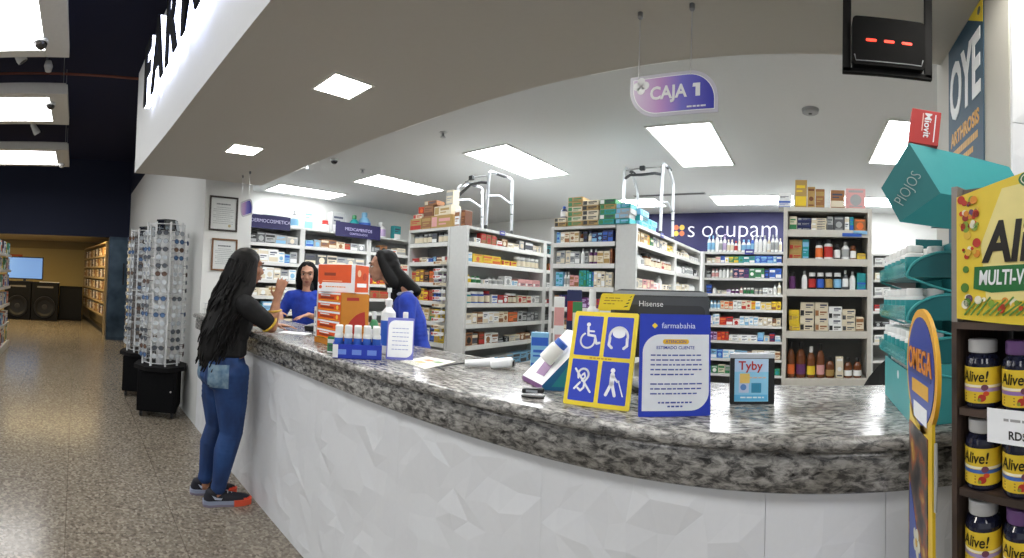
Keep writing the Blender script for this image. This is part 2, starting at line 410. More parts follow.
# fascia sign: one thing, each letter a part
sg = thing('store_sign', 'large black letters FARMACIA with white glowing sides on the fascia', 'sign', (-2.4, .5, 2.62))
LS = glow('#dfe6ff', 2.6); LB = mat('#03040a', .8, spec=.1)
ch = 'FARMACIA'; x = -3.43; WD_ = dict(F=.31, A=.37, R=.36, M=.47, C=.38, I=.19)
def fy(x):
    for (a, c), (d, e) in zip(FA, FA[1:]):
        if a <= x <= d: return c+(e-c)*(x-a)/(d-a), math.atan2(e-c, d-a)
for k, c in enumerate(ch):
    xc = x + sum(WD_[q_] for q_ in ch[:k]) + WD_[c]/2; y, a = fy(xc)
    b = MB(); M = face_frame((xc, y-.022, 2.765), (math.cos(a), math.sin(a), 0), (0, 0, 1))
    b.text(c, .59, M, LS, .018, 'CENTER', .80, bold=.016, z=.0)
    b.text(c, .59, M, LB, .006, 'CENTER', .80, bold=.014, z=.037)
    child(b, 'letter', sg, False)
# ------------------------------------------------------------------ shelving
SH = mat('#c6c7c4', .45); SHW = mat('#d4d4d0', .45); SHB = mat('#8e8f8d', .6); CABM = mat('#c4c0b6', .5)
ORD = 'first second third fourth fifth sixth seventh eighth ninth tenth eleventh twelfth thirteenth fourteenth fifteenth sixteenth seventeenth eighteenth nineteenth twentieth'.split() + ['twenty-%s' % o for o in 'first second third fourth fifth sixth seventh eighth ninth'.split()] + ['thirtieth'] + ['thirty-%s' % o for o in 'first second third fourth fifth sixth seventh eighth ninth'.split()]
def shelf_unit(name, label, origin, rz, L, depth, levels, ztop, z0=0., lip=.042, m=SH, back=SHB, side=(.03, .03), tags=True, cat='shelf', top=True):
    """local: x along the front (0..L), y into the unit, front at y=0"""
    t = thing(name, label, cat, (origin[0], origin[1], z0), rz)
    for x, w in ((0, side[0]), (L-side[1], side[1])):
        if w:
            q = MB(); q.bx(x, x+w, 0, depth, 0, ztop-z0, m, .002); q.build('side_panel', t)
    q = MB(); q.bx(side[0], L-side[1], depth-.02, depth, .05, ztop-z0-.02, back); q.build('back_panel', t)
    for z in levels:
        q = MB(); q.bx(side[0], L-side[1], .006, depth-.02, z-.022-z0, z-z0, m); q.bx(side[0], L-side[1], -.004, .006, z-lip-z0, z-z0+.002, SHW if m is SH else m, .002)
        q.build('shelf', t)
    if top:
        q = MB(); q.bx(side[0], L-side[1], 0, depth, ztop-z0-.03, ztop-z0, m, .002); q.build('top_board', t)
    q = MB(); q.bx(side[0], L-side[1], .02, .035, 0, .1, DARK); q.build('kick_plate', t)
    return t

PAL = dict(W=('#e4e5e3', 'white'), C=('#d8cdb4', 'cream'), G=('#9c9f9e', 'grey'), D=('#4a4c4f', 'dark grey'), B=('#2759b8', 'blue'), N=('#1c2656', 'navy'), L=('#7fb4d6', 'light blue'),
           T=('#1f8f92', 'teal'), E=('#2f7d4a', 'green'), R=('#b3261f', 'red'), O=('#dd6a28', 'orange'), Y=('#e0c02c', 'yellow'), A=('#6b3a18', 'amber'), M=('#8f5f36', 'brown'), P=('#5e2a63', 'purple'),
           K=('#d39a98', 'pink'), S=('#141414', 'black'), H=('#a8894e', 'tan'), V=('#b9a3c9', 'lilac'))
def pm(c, rough=.42): return mat(PAL[c][0], rough)
MESH = {}
def carton(c1, c2, w, d, h, style):
    k = ('b', c1, c2, w, d, h, style)
    if k in MESH: return MESH[k]
    q = MB(); a, e = pm(c1), pm(c2)
    q.box((0, d/2, h/2), (w, d, h), a, None, min(.0025, .08*min(w, d, h)))
    F = face_frame((0, -.0001, 0), (1, 0, 0), (0, 0, 1)); W2 = w*.46
    ink = mat('#3a3f55', .5) if c2 in 'WC' else pm(c2)
    if h < w*.55:                          # flat carton, printed along its length
        q.rect(F, -W2, -W2+.25*w, .12*h, .88*h, e); q.rect(F, -.12*w, .40*w, .50*h, .74*h, ink); q.rect(F, -.12*w, .22*w, .24*h, .36*h, ink)
    elif style == 0:
        q.rect(F, -W2, W2, .62*h, .86*h, e); q.rect(F, -.36*w, .30*w, .42*h, .50*h, ink); q.rect(F, -.36*w, .05*w, .30*h, .35*h, ink); q.rect(F, -W2, W2, .04*h, .12*h, e)
    elif style == 1:
        q.rect(F, -W2, W2, .06*h, .40*h, e); q.rect(F, -.38*w, .34*w, .70*h, .80*h, ink); q.rect(F, -.38*w, .12*w, .56*h, .62*h, ink)
    else:
        q.prism(arc(0, .42*h, min(w, h)*.3, 0, 360, 14)[:-1], 0, .0006, e, F); q.rect(F, -.38*w, .38*w, .80*h, .91*h, e); q.rect(F, -.34*w, .34*w, .08*h, .14*h, ink)
    MESH[k] = q.mesh('carton'); return MESH[k]
def bottle(body, cap, lab, r, h, kind):
    k = (kind, body, cap, lab, r, h)
    if k in MESH: return MESH[k]
    q = MB(); rb = .25 if body in 'AS' else .4; b_, c_, l_ = pm(body, rb), pm(cap), pm(lab, .5); lo_, hi_ = (.10, .38) if body == 'A' else (.14, .56)
    if kind == 'o':      # shampoo or syrup bottle with shoulders
        pr = [(r*.92, 0), (r, .02*h), (r, lo_*h), (r*1.01, lo_*h, l_), (r*1.01, hi_*h, l_), (r, hi_*h, b_), (r*.98, .62*h, b_), (r*.62, .76*h, b_), (r*.36, .80*h, b_), (r*.36, .82*h, c_), (r*.44, .82*h, c_), (r*.44, .97*h, c_), (r*.38, h, c_)]
    elif kind == 'j':    # pill jar with a wide cap
        pr = [(r*.93, 0), (r, .03*h), (r, .1*h), (r*1.012, .1*h, l_), (r*1.012, .62*h, l_), (r, .62*h, b_), (r, .70*h, b_), (r*.78, .77*h, b_), (r*.78, .78*h, c_), (r*.86, .78*h, c_), (r*.86, .98*h, c_), (r*.8, h, c_)]
    elif kind == 'p':    # pump or dropper bottle
        pr = [(r*.94, 0), (r, .02*h), (r, .12*h), (r*1.01, .12*h, l_), (r*1.01, .5*h, l_), (r, .5*h, b_), (r*.95, .62*h, b_), (r*.4, .7*h, b_), (r*.4, .74*h, c_), (r*.5, .74*h, c_), (r*.5, .82*h, c_), (r*.16, .84*h, c_), (r*.16, .93*h, c_), (r*.3, .93*h, c_), (r*.3, h, c_)]
    else:                # 't' standing tube
        pr = [(r*.7, 0, c_), (r*.72, .2*h, c_), (r*.95, .21*h, b_), (r, .3*h, b_), (r, .38*h, l_), (r*.98, .62*h, l_), (r*.97, .62*h, b_), (r*.5, .96*h, b_), (r*.45, h, b_)]
    q.lathe(pr, b_, seg=14, sy=.55 if kind == 't' else 1)
    if kind == 'p': q.bx(-r*.16, r*.95, -r*.14, r*.14, .95*h, h, c_)
    for v in q.v: v.y += r
    MESH[k] = q.mesh('bottle'); return MESH[k]
NOUN = dict(b='carton', o='bottle', j='pill jar', p='pump bottle', t='tube')
NAME = dict(b='medicine_carton', o='medicine_bottle', j='pill_jar', p='pump_bottle', t='ointment_tube')
def stock(origin, rz, x0, x1, z, depth, spec, where, ref, group, jit=.012, inset=.02, fit=True):
    """spec: 'kindCOL[.COL[.COL]]:WxH*n^stack' in cm, or '_:W' for a gap; laid out along the shelf's front"""
    its = []; tot = 0
    lv_ = ([2.237]+LL if origin[0] == LX else [2.0]+BL if origin[1] == BY else [2.005]+CL if origin[1] == 3.3 else [2.0]+LEV); up = min([q for q in lv_ if q > z+.01], default=9)
    clr = up-z-(.056 if origin[1] == 3.3 or origin[0] == LX else .048)
    for tok in spec.split():
        kc, dims = tok.split(':')
        if kc == '_': its.append(None); its.append(float(dims)/100); tot += float(dims)/100; continue
        st = 1; n = 1
        if '^' in dims: dims, s = dims.split('^'); st = int(s)
        if '*' in dims: dims, s = dims.split('*'); n = int(s)
        w, h = (float(v)/100 for v in dims.split('x'))
        for _ in range(n): its.append((kc[0], kc[1:], w, h, st)); tot += w+.004
    f = min(1.35, (x1-x0)/tot) if fit else 1.
    M = Matrix.Translation((origin[0], origin[1], 0)) @ Matrix.Rotation(rz, 4, 'Z')
    x = x0; k = 0; i = 0; res = []
    while i < len(its):
        it = its[i]
        if it is None: x += its[i+1]*f; i += 2; continue
        kind, cols, w, h, st = it; i += 1; h = min(h, (clr-.004*st)/st)
        cs = cols.split('.') if '.' in cols else list(cols)
        wf = w*f; d = min(depth-.08, max(.04, wf*rng.uniform(.55, .9) if kind == 'b' else wf)); d = round(d, 2)
        y = inset + rng.uniform(0, jit); k += 1
        for s in range(st):
            if kind == 'b':
                c1 = cs[0]; c2 = cs[(1+s) % len(cs)] if len(cs) > 1 else ('W' if cs[0] not in 'WC' else 'G')
                me = carton(c1, c2, round(wf, 3), max(d, .05) if st == 1 else round(min(.15, depth-.09), 2), round(h, 3), (k*7+len(spec)) % 3)
                desc = PAL[c1][1].replace(' ', '-') + ('-' + PAL[c2][1].replace(' ', '-') if c2 != c1 else '')
            else:
                cc = (cs + ['W', 'W', 'W'])[:3] if len(cs) > 1 else [cs[0], 'W' if cs[0] not in 'WC' else 'G', 'W']
                if len(cs) == 2: cc[2] = cs[1] if cs[0] in 'WC' else 'C'
                me = bottle(cc[0], cc[1], cc[2], round(wf*.47, 3), round(h, 3), kind)
                desc = PAL[cc[0]][1].replace(' ', '-')
                if cc[2] != cc[0]: desc += '-' + PAL[cc[2]][1].replace(' ', '-')
            o = bpy.data.objects.new(('flat_carton' if st > 1 else ('supply_carton' if 'wall shelving' in where else NAME[kind])) if kind == 'b' else NAME[kind], me); COL.objects.link(o)
            px = x + wf/2
            o.matrix_world = M @ Matrix.Translation((px+(rng.uniform(-.003, .003) if st > 1 else 0), y, z+.0025+s*(h+.0006))) @ Matrix.Rotation(R(rng.uniform(-4, 4)*min(1, .05/wf)) if jit else 0, 4, 'Z')
            if st > 1:
                lv = ('lowest', 'second', 'third', 'fourth', 'fifth', 'sixth', 'seventh')[s] if s < st-1 or st == 1 else 'top'
                lab = '%s carton, %s in %s pile from %s, %s' % (desc, lv, ORD[k-1], ref, where)
            else: lab = '%s %s, %s from %s, %s' % (desc, NOUN[kind], ORD[k-1], ref, where)
            prop(o, lab, 'bottle' if kind in 'ojp' else ('tube' if kind == 't' else 'box'), group); res.append(o)
        x += wf+.004*f
    return res

LX = -6.6; LD = .52
LL = [1.95, 1.655, 1.385, 1.13, .88, .62]
LEV = [1.84, 1.635, 1.415, 1.215, 1.0, .78, .52, .28]
WORD = ['highest', 'second', 'third', 'fourth', 'fifth', 'sixth', 'seventh', 'lowest']
CL = [1.842, 1.635, 1.417, 1.12, .785]
# --- back shelving under the banner: bays side by side along the back
BL = [1.842, 1.628, 1.402, 1.182, .957, .739, .487, .272]
BY = 6.51
BAYS = [('pharmacy_shelving', 'grey back shelving bay with white bottles on top, under navy banner', -1.48), ('pharmacy_shelving', 'grey back shelving bay standing behind the tall cabinet', -.28), ('pharmacy_shelving', 'grey back shelving bay glimpsed between tall cabinet and teal display', .92)]
for nm, lb, x in BAYS: shelf_unit(nm, lb, (x, BY), 0, 1.2, .45, BL, 2.0, lip=.032, side=(.035, .035))
W8 = ['back shelving %s board' % v for v in ('top-deck', 'highest', 'second', 'third', 'fourth', 'fifth', 'sixth', 'seventh', 'lowest')]
BK = ['oW.L:8x24*2 oW:9x27 oW.G:8x22 pW.V:8x26 oW.C:8x18*2 oW.R:8x16 oC:7x20 oW.L:10x18*2 oB.W.L:7x22 oW:9x24*3 oC.W:8x22 oW.G:8x25*2 oW.C:7x20',
      'bC.W:8x7*2 bC.K:9x9 bB.W:8x10 bW.Y:7x9 bE.Y:9x10*2 bT.E:9x10 bT:10x10*2 bB.L:11x11*3 bL.W:6x10 bB:9x11',
      'bS.G:8x12 oW.K:6x13*2 oW:6x15*3 oC.G:6x14 bN.K:9x14*2 bN.P:8x14 bE.W:10x14*2 bE:5x14 bN.B:8x12 bB:10x14*2',
      'bN.B:10x13 oW:7x10 bG.C:9x5 bC.G:8x4 bV.W:7x6 oW.P:7x8*2 oW.K:6x10 jG.W.E:6x9*3 jC.G:7x8*2 bW.G:8x9*2 oW:7x14 oW.C:7x17',
      'oL.W:6x11 oW.L:6x12*3 bC.O:7x12*2 bO.C:7x11 bW.G:7x13*2 bC.R:8x13*2 bY.O:7x12 bW.L:8x12 bC.Y:9x11*2 bY.M:8x12*2',
      'bW.G:10x6^2 bW.L:9x5^3 bR.O:9x11 bR.W:9x12 bW.R:9x9 bW.L:6x13*4 bC.W:6x12*3 bM.C:5x10 bC:6x11',
      'bP.V:6x12*2 bV.P:5x11 bR.O:6x12*2 bR.M:5x12 bW.C:14x4*3^2 bL.B:9x6^2 bC.L:8x8 bN.R:8x12 bW.L:8x8',
      'bL.W:8x12*2 bB.L:8x12 bW.L:8x12*2 bL.G:8x11*2 bM.C:6x10 bC.W:8x12*2 bW.G:7x12*2 bC.M:7x11',
      'bE.W:9x10*2 bC.E:9x12 bG.E:9x11*2 bT.W:10x10*3 bE.T:8x9*3']
for k, s in enumerate(BK):
    z = 2.0 if k == 0 else BL[k-1]
    stock((-1.48, BY), 0, .06, 1.14, z, .42, s, W8[k], 'the gondola end', 'products on the back shelving')
stock((.92, BY), 0, .06, .5, BL[0], .42, 'bW.G:9x10*2 oW:8x12*2', 'far back bay highest board', 'its inner post', 'products on the far back bay')
stock((.92, BY), 0, .06, .5, BL[1], .42, 'bC.W:9x10*2 bW.R:9x9*2', 'far back bay second board', 'its inner post', 'products on the far back bay')
for k, s in enumerate(('bW.G:10x12*2 bG.W:9x10*2', 'bR.W:10x9*2 bW.R:10x10*2', 'bS.G:10x8*2 bW:10x10*2', 'bW.C:10x10*3')):
    stock((.92, BY), 0, .06, .5, BL[2+k], .42, s, 'far back bay %s board' % WORD[2+k], 'its inner post', 'products on the far back bay')
# --- tall cabinet
CL = [1.842, 1.635, 1.417, 1.12, .785]
shelf_unit('tall_cabinet', 'tall free standing beige shelving cabinet with vitamins, cartons and syrups', (-.163, 3.3), 0, .635, .34, CL, 2.005, lip=.05, m=CABM, back=mat('#6f6f6c', .6), side=(.03, .03), cat='shelf')
CW = ['tall cabinet %s' % v for v in ('roof', 'highest shelf', 'second shelf', 'third shelf', 'fourth shelf', 'bottom shelf')]
CG = 'products in the tall cabinet'
stock((-.163, 3.3), 0, -.04, .64, 2.005, .34, 'bW.B:9x5.2^2 _:2.5 bH.Y:8.5x20 bH.A:5.5x15 bM.H:6.5x13.5 _:4 bM.C:10x13 _:.8 bK.G:14x14.5', CW[0], 'its banner side', CG, 0., .02, False)
stock((-.163, 3.3), 0, .04, .60, CL[0], .3, 'bC.E:5x10 bN.G:9x2.6^5 bC.W:10x2.6^5 bG.D:4x13 bD.G:7x12 bW.C:3x14 bT.B:2.5x14 bM.O:8x9', CW[1], 'its banner side', CG, .004, .03)
stock((-.163, 3.3), 0, .04, .60, CL[1], .3, 'bH.R:9x3.4^4 bT.L:4.5x14 _:4 jW.S.O:5.5x13 jW.S.R:6.5x15 jS.S.W:5x11 oW.G:6x13 jA.A.W:4.5x10 bY.H:6x4.5', CW[2], 'its banner side', CG, .004, .03)
stock((-.163, 3.3), 0, .04, .60, CL[2], .3, 'jP.S.P:5.5x12 _:4 oW:4.5x13 jS.W.R:6x12 jS.W.B:6x12 jS.W.H:6x12 jS.W.L:6.5x12 oD.W.W:5x14 oW:5x13 bT.B:7x6^2', CW[3], 'its banner side', CG, .004, .03)
stock((-.163, 3.3), 0, .048, .59, CL[3], .3, 'bY.H:7x3.6^4 bC.S:9.5x5^4 bC.M:9x5^4 bW.S:9x4.3^4 bC.D:9x3.8^4 bC.M:5.5x10 ', CW[4], 'its banner side', CG, .004, .03)
stock((-.163, 3.3), 0, .035, .60, CL[4], .3, 'oA.S.O:5.5x25 oA.S.P:7x25 oA.W.Y:6x22 oA.S.K:6x24 oA.S.H:6.5x15 bC.W:5x15 oA.S.W:6x14 oA.S.W:6x14 _:2', CW[5], 'its banner side', CG, .004, .03)
for n_, x0, x1, c in (('blue', .42, .56, 'B'), ('light blue', .50, .60, 'L')):
    q = MB(); q.bx(x0, x1, 0, .004, -.012 if c == 'B' else .006, .012 if c == 'B' else .03, pm(c)); o = q.build('price_strip'); o.location = (-.163, 3.288, 1.81); prop(o, '%s price strip clipped on tall cabinet top shelf edge' % n_, 'price tag')
# --- gondola of two: nearer the attendants
G1 = (-4.0, 3.45)
shelf_unit('end_shelving', 'end shelf unit with colourful cartons beside the profile attendant', (-4.0, 3.45), 0, .655, .3, LEV[:6], 2.0, side=(.035, .03))
shelf_unit('gondola_bay', 'near bay of the staff-side gondola under the walking frame, next to end unit', (-3.11, 3.45), R(90), 1.48, .23, LEV[:7], 2.0, side=(.04, .04))
shelf_unit('gondola_bay', 'far bay of the shelving gondola partly hidden by the middle gondola', (-3.11, 4.93), R(90), 1.55, .23, LEV[:7], 2.0, side=(.04, .04))
q = MB(); q.bx(-3.99, -3.345, 3.76, 6.48, .05, 1.99, SH); o = q.build('gondola_core'); prop(o, 'plain grey centre block of the gondola behind its end shelf unit', 'shelf')
E1 = ['%s shelf, staff-side end unit' % v for v in WORD]; g = 'products on the attendant-side end unit'
for k, s in enumerate(('jG.D:9x11*2 jD.G:10x11*2 bD.W:9x12 jG.S:10x11*2', 'bR.W:13x2.2^2 bC.M:14x2.6^2 bB.W:10x4 bN.L:7x6 bM.C:9x5 bR.C:8x5', 'bH.R:9x12 bM.Y:8x14*2 bS.M:9x13 bO.M:9x12 bG.N:8x14 bP.W:7x9*2',
                       'bC.M:9x9 bY.M:8x13*2 bR.Y:9x11 bM.R:8x12 bN.B:7x13*2 bC.V:8x10', 'bE.C:9x14 oC.E:8x13 bC.H:8x14*2 bH.E:9x13 bY.C:8x13*2', 'bE.S:9x13 bM.H:7x14 bR.W:9x14 bW.B:7x14 bB.N:7x15 bY.H:7x15*2')):
    stock(G1, 0, .05, .60, LEV[k], .28, s, E1[k], 'its wall side', g)
# strip of thin cartons hanging beside the end unit
for k in range(11):
    q = MESH.get('strip') or carton('W', 'R', .115, .08, .03, 0); MESH['strip'] = q
    o = bpy.data.objects.new('medicine_carton', q if k % 3 else carton('C', 'M', .115, .08, .03, 0)); COL.objects.link(o)
    o.location = (-3.405 + .004*(k % 2), 3.340, 1.6035-k*.073)
    prop(o, '%s thin carton hanging on the merchandising strip, %s from the top' % ('white and red' if k % 3 else 'cream and brown', ORD[k]), 'box', 'thin cartons on the hanging strip')
q = MB(); q.bx(-.012, .012, 0, .003, 0, .84, WHITE); q.bx(-.02, .02, -.004, .003, .82, .86, WHITE)
for k in range(11): q.bx(-.05, .05, -.092, 0, .04+k*.073, .0425+k*.073, WHITE)
o = q.build('merchandising_strip'); o.location = (-3.405, 3.427, .828); prop(o, 'white plastic merchandising strip holding thin cartons beside the end unit', 'strip')
S1 = ['%s shelf, staff-side gondola near bay' % v for v in WORD]; g = 'products on the near bay of the attendant-side gondola'
for k, s in enumerate(('_:8 bW.C:9x5 bR.M:8x13 bM.R:8x11*2 bW.R:8x6 bM.C:10x9 bC.W:10x6*2 bG.C:9x12 bD.W:16x16 bC.G:8x8*2 ', 'bW.L:6x10 bY.O:13x9*3 bY.R:12x6*2 jG.W:8x12*5', 'oW.Y:7x9 oW.E:7x8*2 bW.C:9x5 oW.G:8x8*3 bW:12x10 bW.L:10x6 bK.W:14x4*3^2',
                       'jT.W:9x11 jB.W:9x12*2 jP.R:8x13 bW.B:9x9 bR.W:8x9*2 jA.W:8x11*2 bC.R:8x9*3 bW.G:8x9*2', 'bC.W:9x11*2 bM.C:9x12 bW.C:9x12*3 bC.M:9x12*2 bO.M:9x11*2 bG.S:9x12*2 bD.G:9x11*3', 'bM.S:10x13 bD.C:8x12 bA.R:9x13 bW.M:10x11*2 bS.G:9x6*2 bC.G:9x7*2 bM.C:9x8*2 bD.W:8x10*2', 'bD.G:10x12*3 bG.L:10x12*3 bL.D:10x12*3')):
    stock((-3.11, 3.45), R(90), .06, 1.42, LEV[k], .22, s, S1[k], 'the counter end', g)
S2 = ['%s shelf, staff-side gondola far bay' % v for v in WORD]; g = 'products on the far bay of the attendant-side gondola'
for k, s in enumerate(('bT.S:10x13*2 bE.T:10x12 bS.G:11x11*2 bD.C:10x11*2', '_:6 bM.R:10x9*2 bA.M:9x12*2 bM.C:10x9*2', 'bW.G:10x6*3 bC.W:10x8*2 bW.C:10x7*2', 'bR.W:12x5*3 bM.R:12x6*2 bC.R:10x6', 'bS.D:10x9*2 bC.G:10x9*2 bD.S:10x10*2', 'bD.G:10x10*2 bC.D:10x10*3')):
    stock((-3.11, 4.93), R(90), .06, .95, LEV[k], .22, s, S2[k], 'the counter end', g)
# on its roof
def place(o, loc, rz=0, label=None, cat=None, group=None):
    o.location = loc; o.rotation_euler = (0, 0, rz); return prop(o, label, cat, group)
def crate(name, c1, c2, w, d, h, loc, rz, label, style=0, group=None, cat='box'):
    o = bpy.data.objects.new(name, carton(c1, c2, w, d, h, style)); COL.objects.link(o); return place(o, loc, rz, label, cat, group)
g = 'cartons on top of the attendant-side gondola'; ON = 'on top of the attendant-side end unit'
crate('stock_carton', 'H', 'R', .19, .16, .13, (-3.91, 3.47, 2.0), 0, 'tan carton with red print, outermost on top of the attendant-side end unit', 1, g)
crate('stock_carton', 'M', 'H', .15, .16, .14, (-3.735, 3.47, 2.0), 0, 'brown carton %s, beneath the dark brown one' % ON, 0, g)
crate('stock_carton', 'H', 'K', .30, .16, .135, (-3.49, 3.46, 2.0), .06, 'wide tan carton with pink oval %s' % ON, 2, g)
crate('stock_carton', 'C', 'H', .26, .15, .10, (-3.50, 3.48, 2.137), -.03, 'cream carton resting on the wide tan carton with pink oval', 0, g)
crate('stock_carton', 'M', 'A', .14, .14, .12, (-3.73, 3.49, 2.142), .05, 'dark brown carton stacked on the brown carton by the walking frame', 1, g)
crate('stock_carton', 'C', 'R', .16, .13, .05, (-3.90, 3.49, 2.132), 0, 'flat cream carton lying on the tan carton with red print', 0, g)
crate('stock_carton', 'R', 'O', .09, .10, .075, (-3.84, 3.49, 2.185), .2, 'small red carton topping the pile beside the wall shelving', 2, g)
crate('stock_carton', 'M', 'C', .18, .14, .05, (-3.70, 3.49, 2.264), .1, 'flat brown carton on top of the dark brown carton', 0, g)
crate('stock_carton', 'C', 'G', .10, .10, .16, (-3.42, 3.50, 2.239), 0, 'slim pale carton standing highest beside the walking frame', 0, g)
crate('stock_carton', 'W', 'M', .07, .12, .17, (-3.27, 3.47, 2.0), 0, 'white and brown carton standing at the corner of the gondola roof', 0, g)
crate('stock_carton', 'A', 'M', .055, .12, .16, (-3.18, 3.46, 2.0), .05, 'dark red-brown carton at the outer corner of the gondola roof', 0, g)
# --- middle gondola
G2 = (-2.40, 3.9)
shelf_unit('end_shelving', 'end shelf unit of the middle gondola, facing the counter signs', G2, 0, .69, .3, LEV[:6], 2.0, side=(.035, .0))
shelf_unit('gondola_bay', 'near bay of the middle gondola, angled toward the navy banner', (-1.5, 3.9), R(90), 1.3, .2, LEV[:6], 2.0, side=(.04, .04))
shelf_unit('gondola_bay', 'far bay of the middle gondola joining the back shelving', (-1.5, 5.2), R(90), 1.3, .2, LEV[:6], 2.0, side=(.04, .04))
q = MB(); q.bx(-2.37, -1.71, 4.21, 6.48, .05, 1.99, SH); o = q.build('gondola_core'); prop(o, 'plain grey centre block of the middle gondola behind its end unit', 'shelf')
E2 = ['%s shelf, middle gondola end unit' % v for v in WORD]; g = 'products on the middle gondola end unit'
for k, s in enumerate(('bL.B:7x12 bC.W:8x11 bC.M:9x12*2 bC.H:8x11 oA.S:7x15 bS.N:8x14 oG.N:7x12 bN.L:9x9*2 bN.B:9x12*2', 'bG.C:8x13*2 bC.G:8x13 bG.W:8x12*2 oW:7x15 bG.D:6x12 oP.W:7x14*2 bC.H:10x12*2 bA.M:4x14', 'bL.T:9x14*2 oW.G:7x14*2 bK.M:10x11*2 bT.E:5.5x16*4 bT.L:5x14 bB.T:4x14 bC.W:8x15*3 bC.G:7x14*2',
                       'bM.R:9x11 bN.P:7x12*2 oW:10x13 bN.B:10x9*2 bP.V:10x10*2 bC.K:8x9 bR.P:9x9*3', 'bM.C:9x11*4 bC.G:9x12*4')):
    stock(G2, 0, .05, .66, LEV[k], .28, s, E2[k], 'its outer side', g)
S3 = ['%s shelf, middle gondola near bay' % v for v in WORD]; g = 'products on the near bay of the middle gondola'
for k, s in enumerate(('bC.H:10x13 bH.C:9x12*2 bY.O:8x14 bE.C:9x8 bG.C:9x12*3 bC.W:9x11*2 bY.C:9x8*2', 'oW:8x12*2 oW.G:8x10 jA.S:8x13*2 jA.W:9x10*3 bC.R:9x9 jM.W:8x10*3', 'bC.G:9x9*2 bK.C:9x9*3 bW.K:9x7*2 oW:7x15 bC.W:10x6*2 bG.C:9x7', 'bD.G:10x10*4 bG.W:10x12*4')):
    stock((-1.5, 3.9), R(90), .06, 1.24, LEV[k], .19, s, S3[k], 'the counter end', g)
S4 = ['%s shelf, middle gondola far bay' % v for v in WORD]; g = 'products on the far bay of the middle gondola'
for k, s in enumerate(('bC.W:10x5*3 oW.C:8x10*3 bW:9x5*4', 'oW:8x11*3 bG.W:9x9*2 oW.G:8x12*3 bS.W:9x9*2', 'oW.C:8x11*3 bC.W:9x9*3 oW:8x11*3', 'bG.C:9x11*5 bW.G:9x11*5')):
    stock((-1.5, 5.2), R(90), .06, 1.24, LEV[k], .19, s, S4[k], 'the counter end', g)
# piles on its roof: green and gold flat cartons, teal cartons
g = 'cartons on top of the middle gondola'
def pile(x, y, w, d, h, n, cols, where, rz=0, z=2.0, c2='S'):
    for s in range(n):
        c = cols[s % len(cols)]
        lv = ('lowest', 'second', 'third', 'fourth', 'fifth', 'sixth', 'seventh')[s] if s < n-1 else 'top'
        crate('stock_carton', c, c2 if c2 != c else 'W', w, d, h, (x+rng.uniform(-.006, .006), y+rng.uniform(0, .008), z+s*(h+.0008)+.0005), rz+rng.uniform(-.03, .03), '%s flat carton, %s in pile %s' % (PAL[c][1], lv, where), 0, g)
W_ = 'on middle gondola roof, '
pile(-2.30, 3.89, .13, .16, .042, 2, 'HC', W_+'outermost')
pile(-2.14, 3.90, .16, .16, .046, 6, 'HCHCHH', W_+'tallest', 0, 2.0, 'E')
pile(-1.965, 3.88, .17, .17, .046, 5, 'HCCHC', W_+'beside the tallest pile', 0, 2.0, 'S')
pile(-1.79, 3.88, .16, .17, .046, 5, 'TETHE', W_+'green coloured', 0, 2.0, 'E')
pile(-1.63, 3.87, .14, .16, .046, 4, 'TGGT', W_+'at corner post', 0, 2.0, 'L')
pile(-1.53, 4.175, .24, .10, .055, 3, 'LTL', W_+'first light blue', R(90), 2.0, 'T')
pile(-1.53, 4.44, .24, .10, .055, 2, 'LL', W_+'second light blue', R(90), 2.0, 'T')
o = bpy.data.objects.new('medicine_bottle', bottle('N', 'B', 'W', .035, .12, 'o')); COL.objects.link(o); place(o, (-2.29, 3.92, 2.087), 0, 'dark bottle with blue cap standing on the outermost roof pile of the middle gondola', 'bottle')
# --- wall shelving behind the attendants (faces +X)
BLB = ['wall shelving bay behind the customer, under the first blue banner', 'wall shelving bay behind the frontal attendant, under the second blue banner', 'wall shelving bay behind the profile attendant, mostly hidden']
for k in range(3): shelf_unit('wall_shelving', BLB[k], (LX, 2.15+1.32*k), R(90), 1.32, LD, LL, 2.237, side=(.045, .045), lip=.05)
g = 'products on the wall shelving behind the attendants'
LS1 = ['%s shelf, wall shelving first bay' % v for v in WORD]; LS2 = ['%s shelf, wall shelving second bay' % v for v in WORD]; LS3 = ['%s shelf, wall shelving third bay' % v for v in WORD]
for k, s in enumerate(('bS.D:14x14 bD.S:15x16 bS.G:15x13 bD.G:14x16 bG.S:16x15 bG.L:18x14 bG.C:20x13', 'bW.G:14x18 bW.B:16x21 bB.N:9x22 bC.W:16x19 bW.C:18x20*2 bW.L:12x17 bL.B:10x14 bG.W:14x18', 'bW.C:16x18 bW.G:20x19 bC.G:16x17 bW.C:14x19*2 bC.W:12x18 bG.W:15x16 bW.L:14x17', 'bW.C:16x14*2 bC.W:16x12*2 bC.H:16x15 bW.G:14x14*2', 'bC.T:18x14 bW.G:16x16 bT.W:14x12 bL.W:15x16*2 bC.W:14x15', 'bW.G:16x15*3 bC.W:16x15*3')):
    stock((LX, 2.15), R(90), .07, 1.25, LL[k], .4, s, LS1[k], 'the certificates', g)
for k, s in enumerate(('bL.B:16x10 bG.L:14x12 bM.C:16x14*2 bC.M:18x12 bR.M:12x10 bG.W:16x12*2', 'bD.C:20x18*2 bC.D:18x17 bG.C:18x16*3', 'bW.G:16x16*3 bC.W:16x16*3', 'bW.G:16x14*3 bC.W:16x14*3', 'bC.G:16x14*3 bW.C:16x14*3')):
    stock((LX, 3.47), R(90), .07, 1.25, LL[k], .4, s, LS2[k], 'the certificates', g)
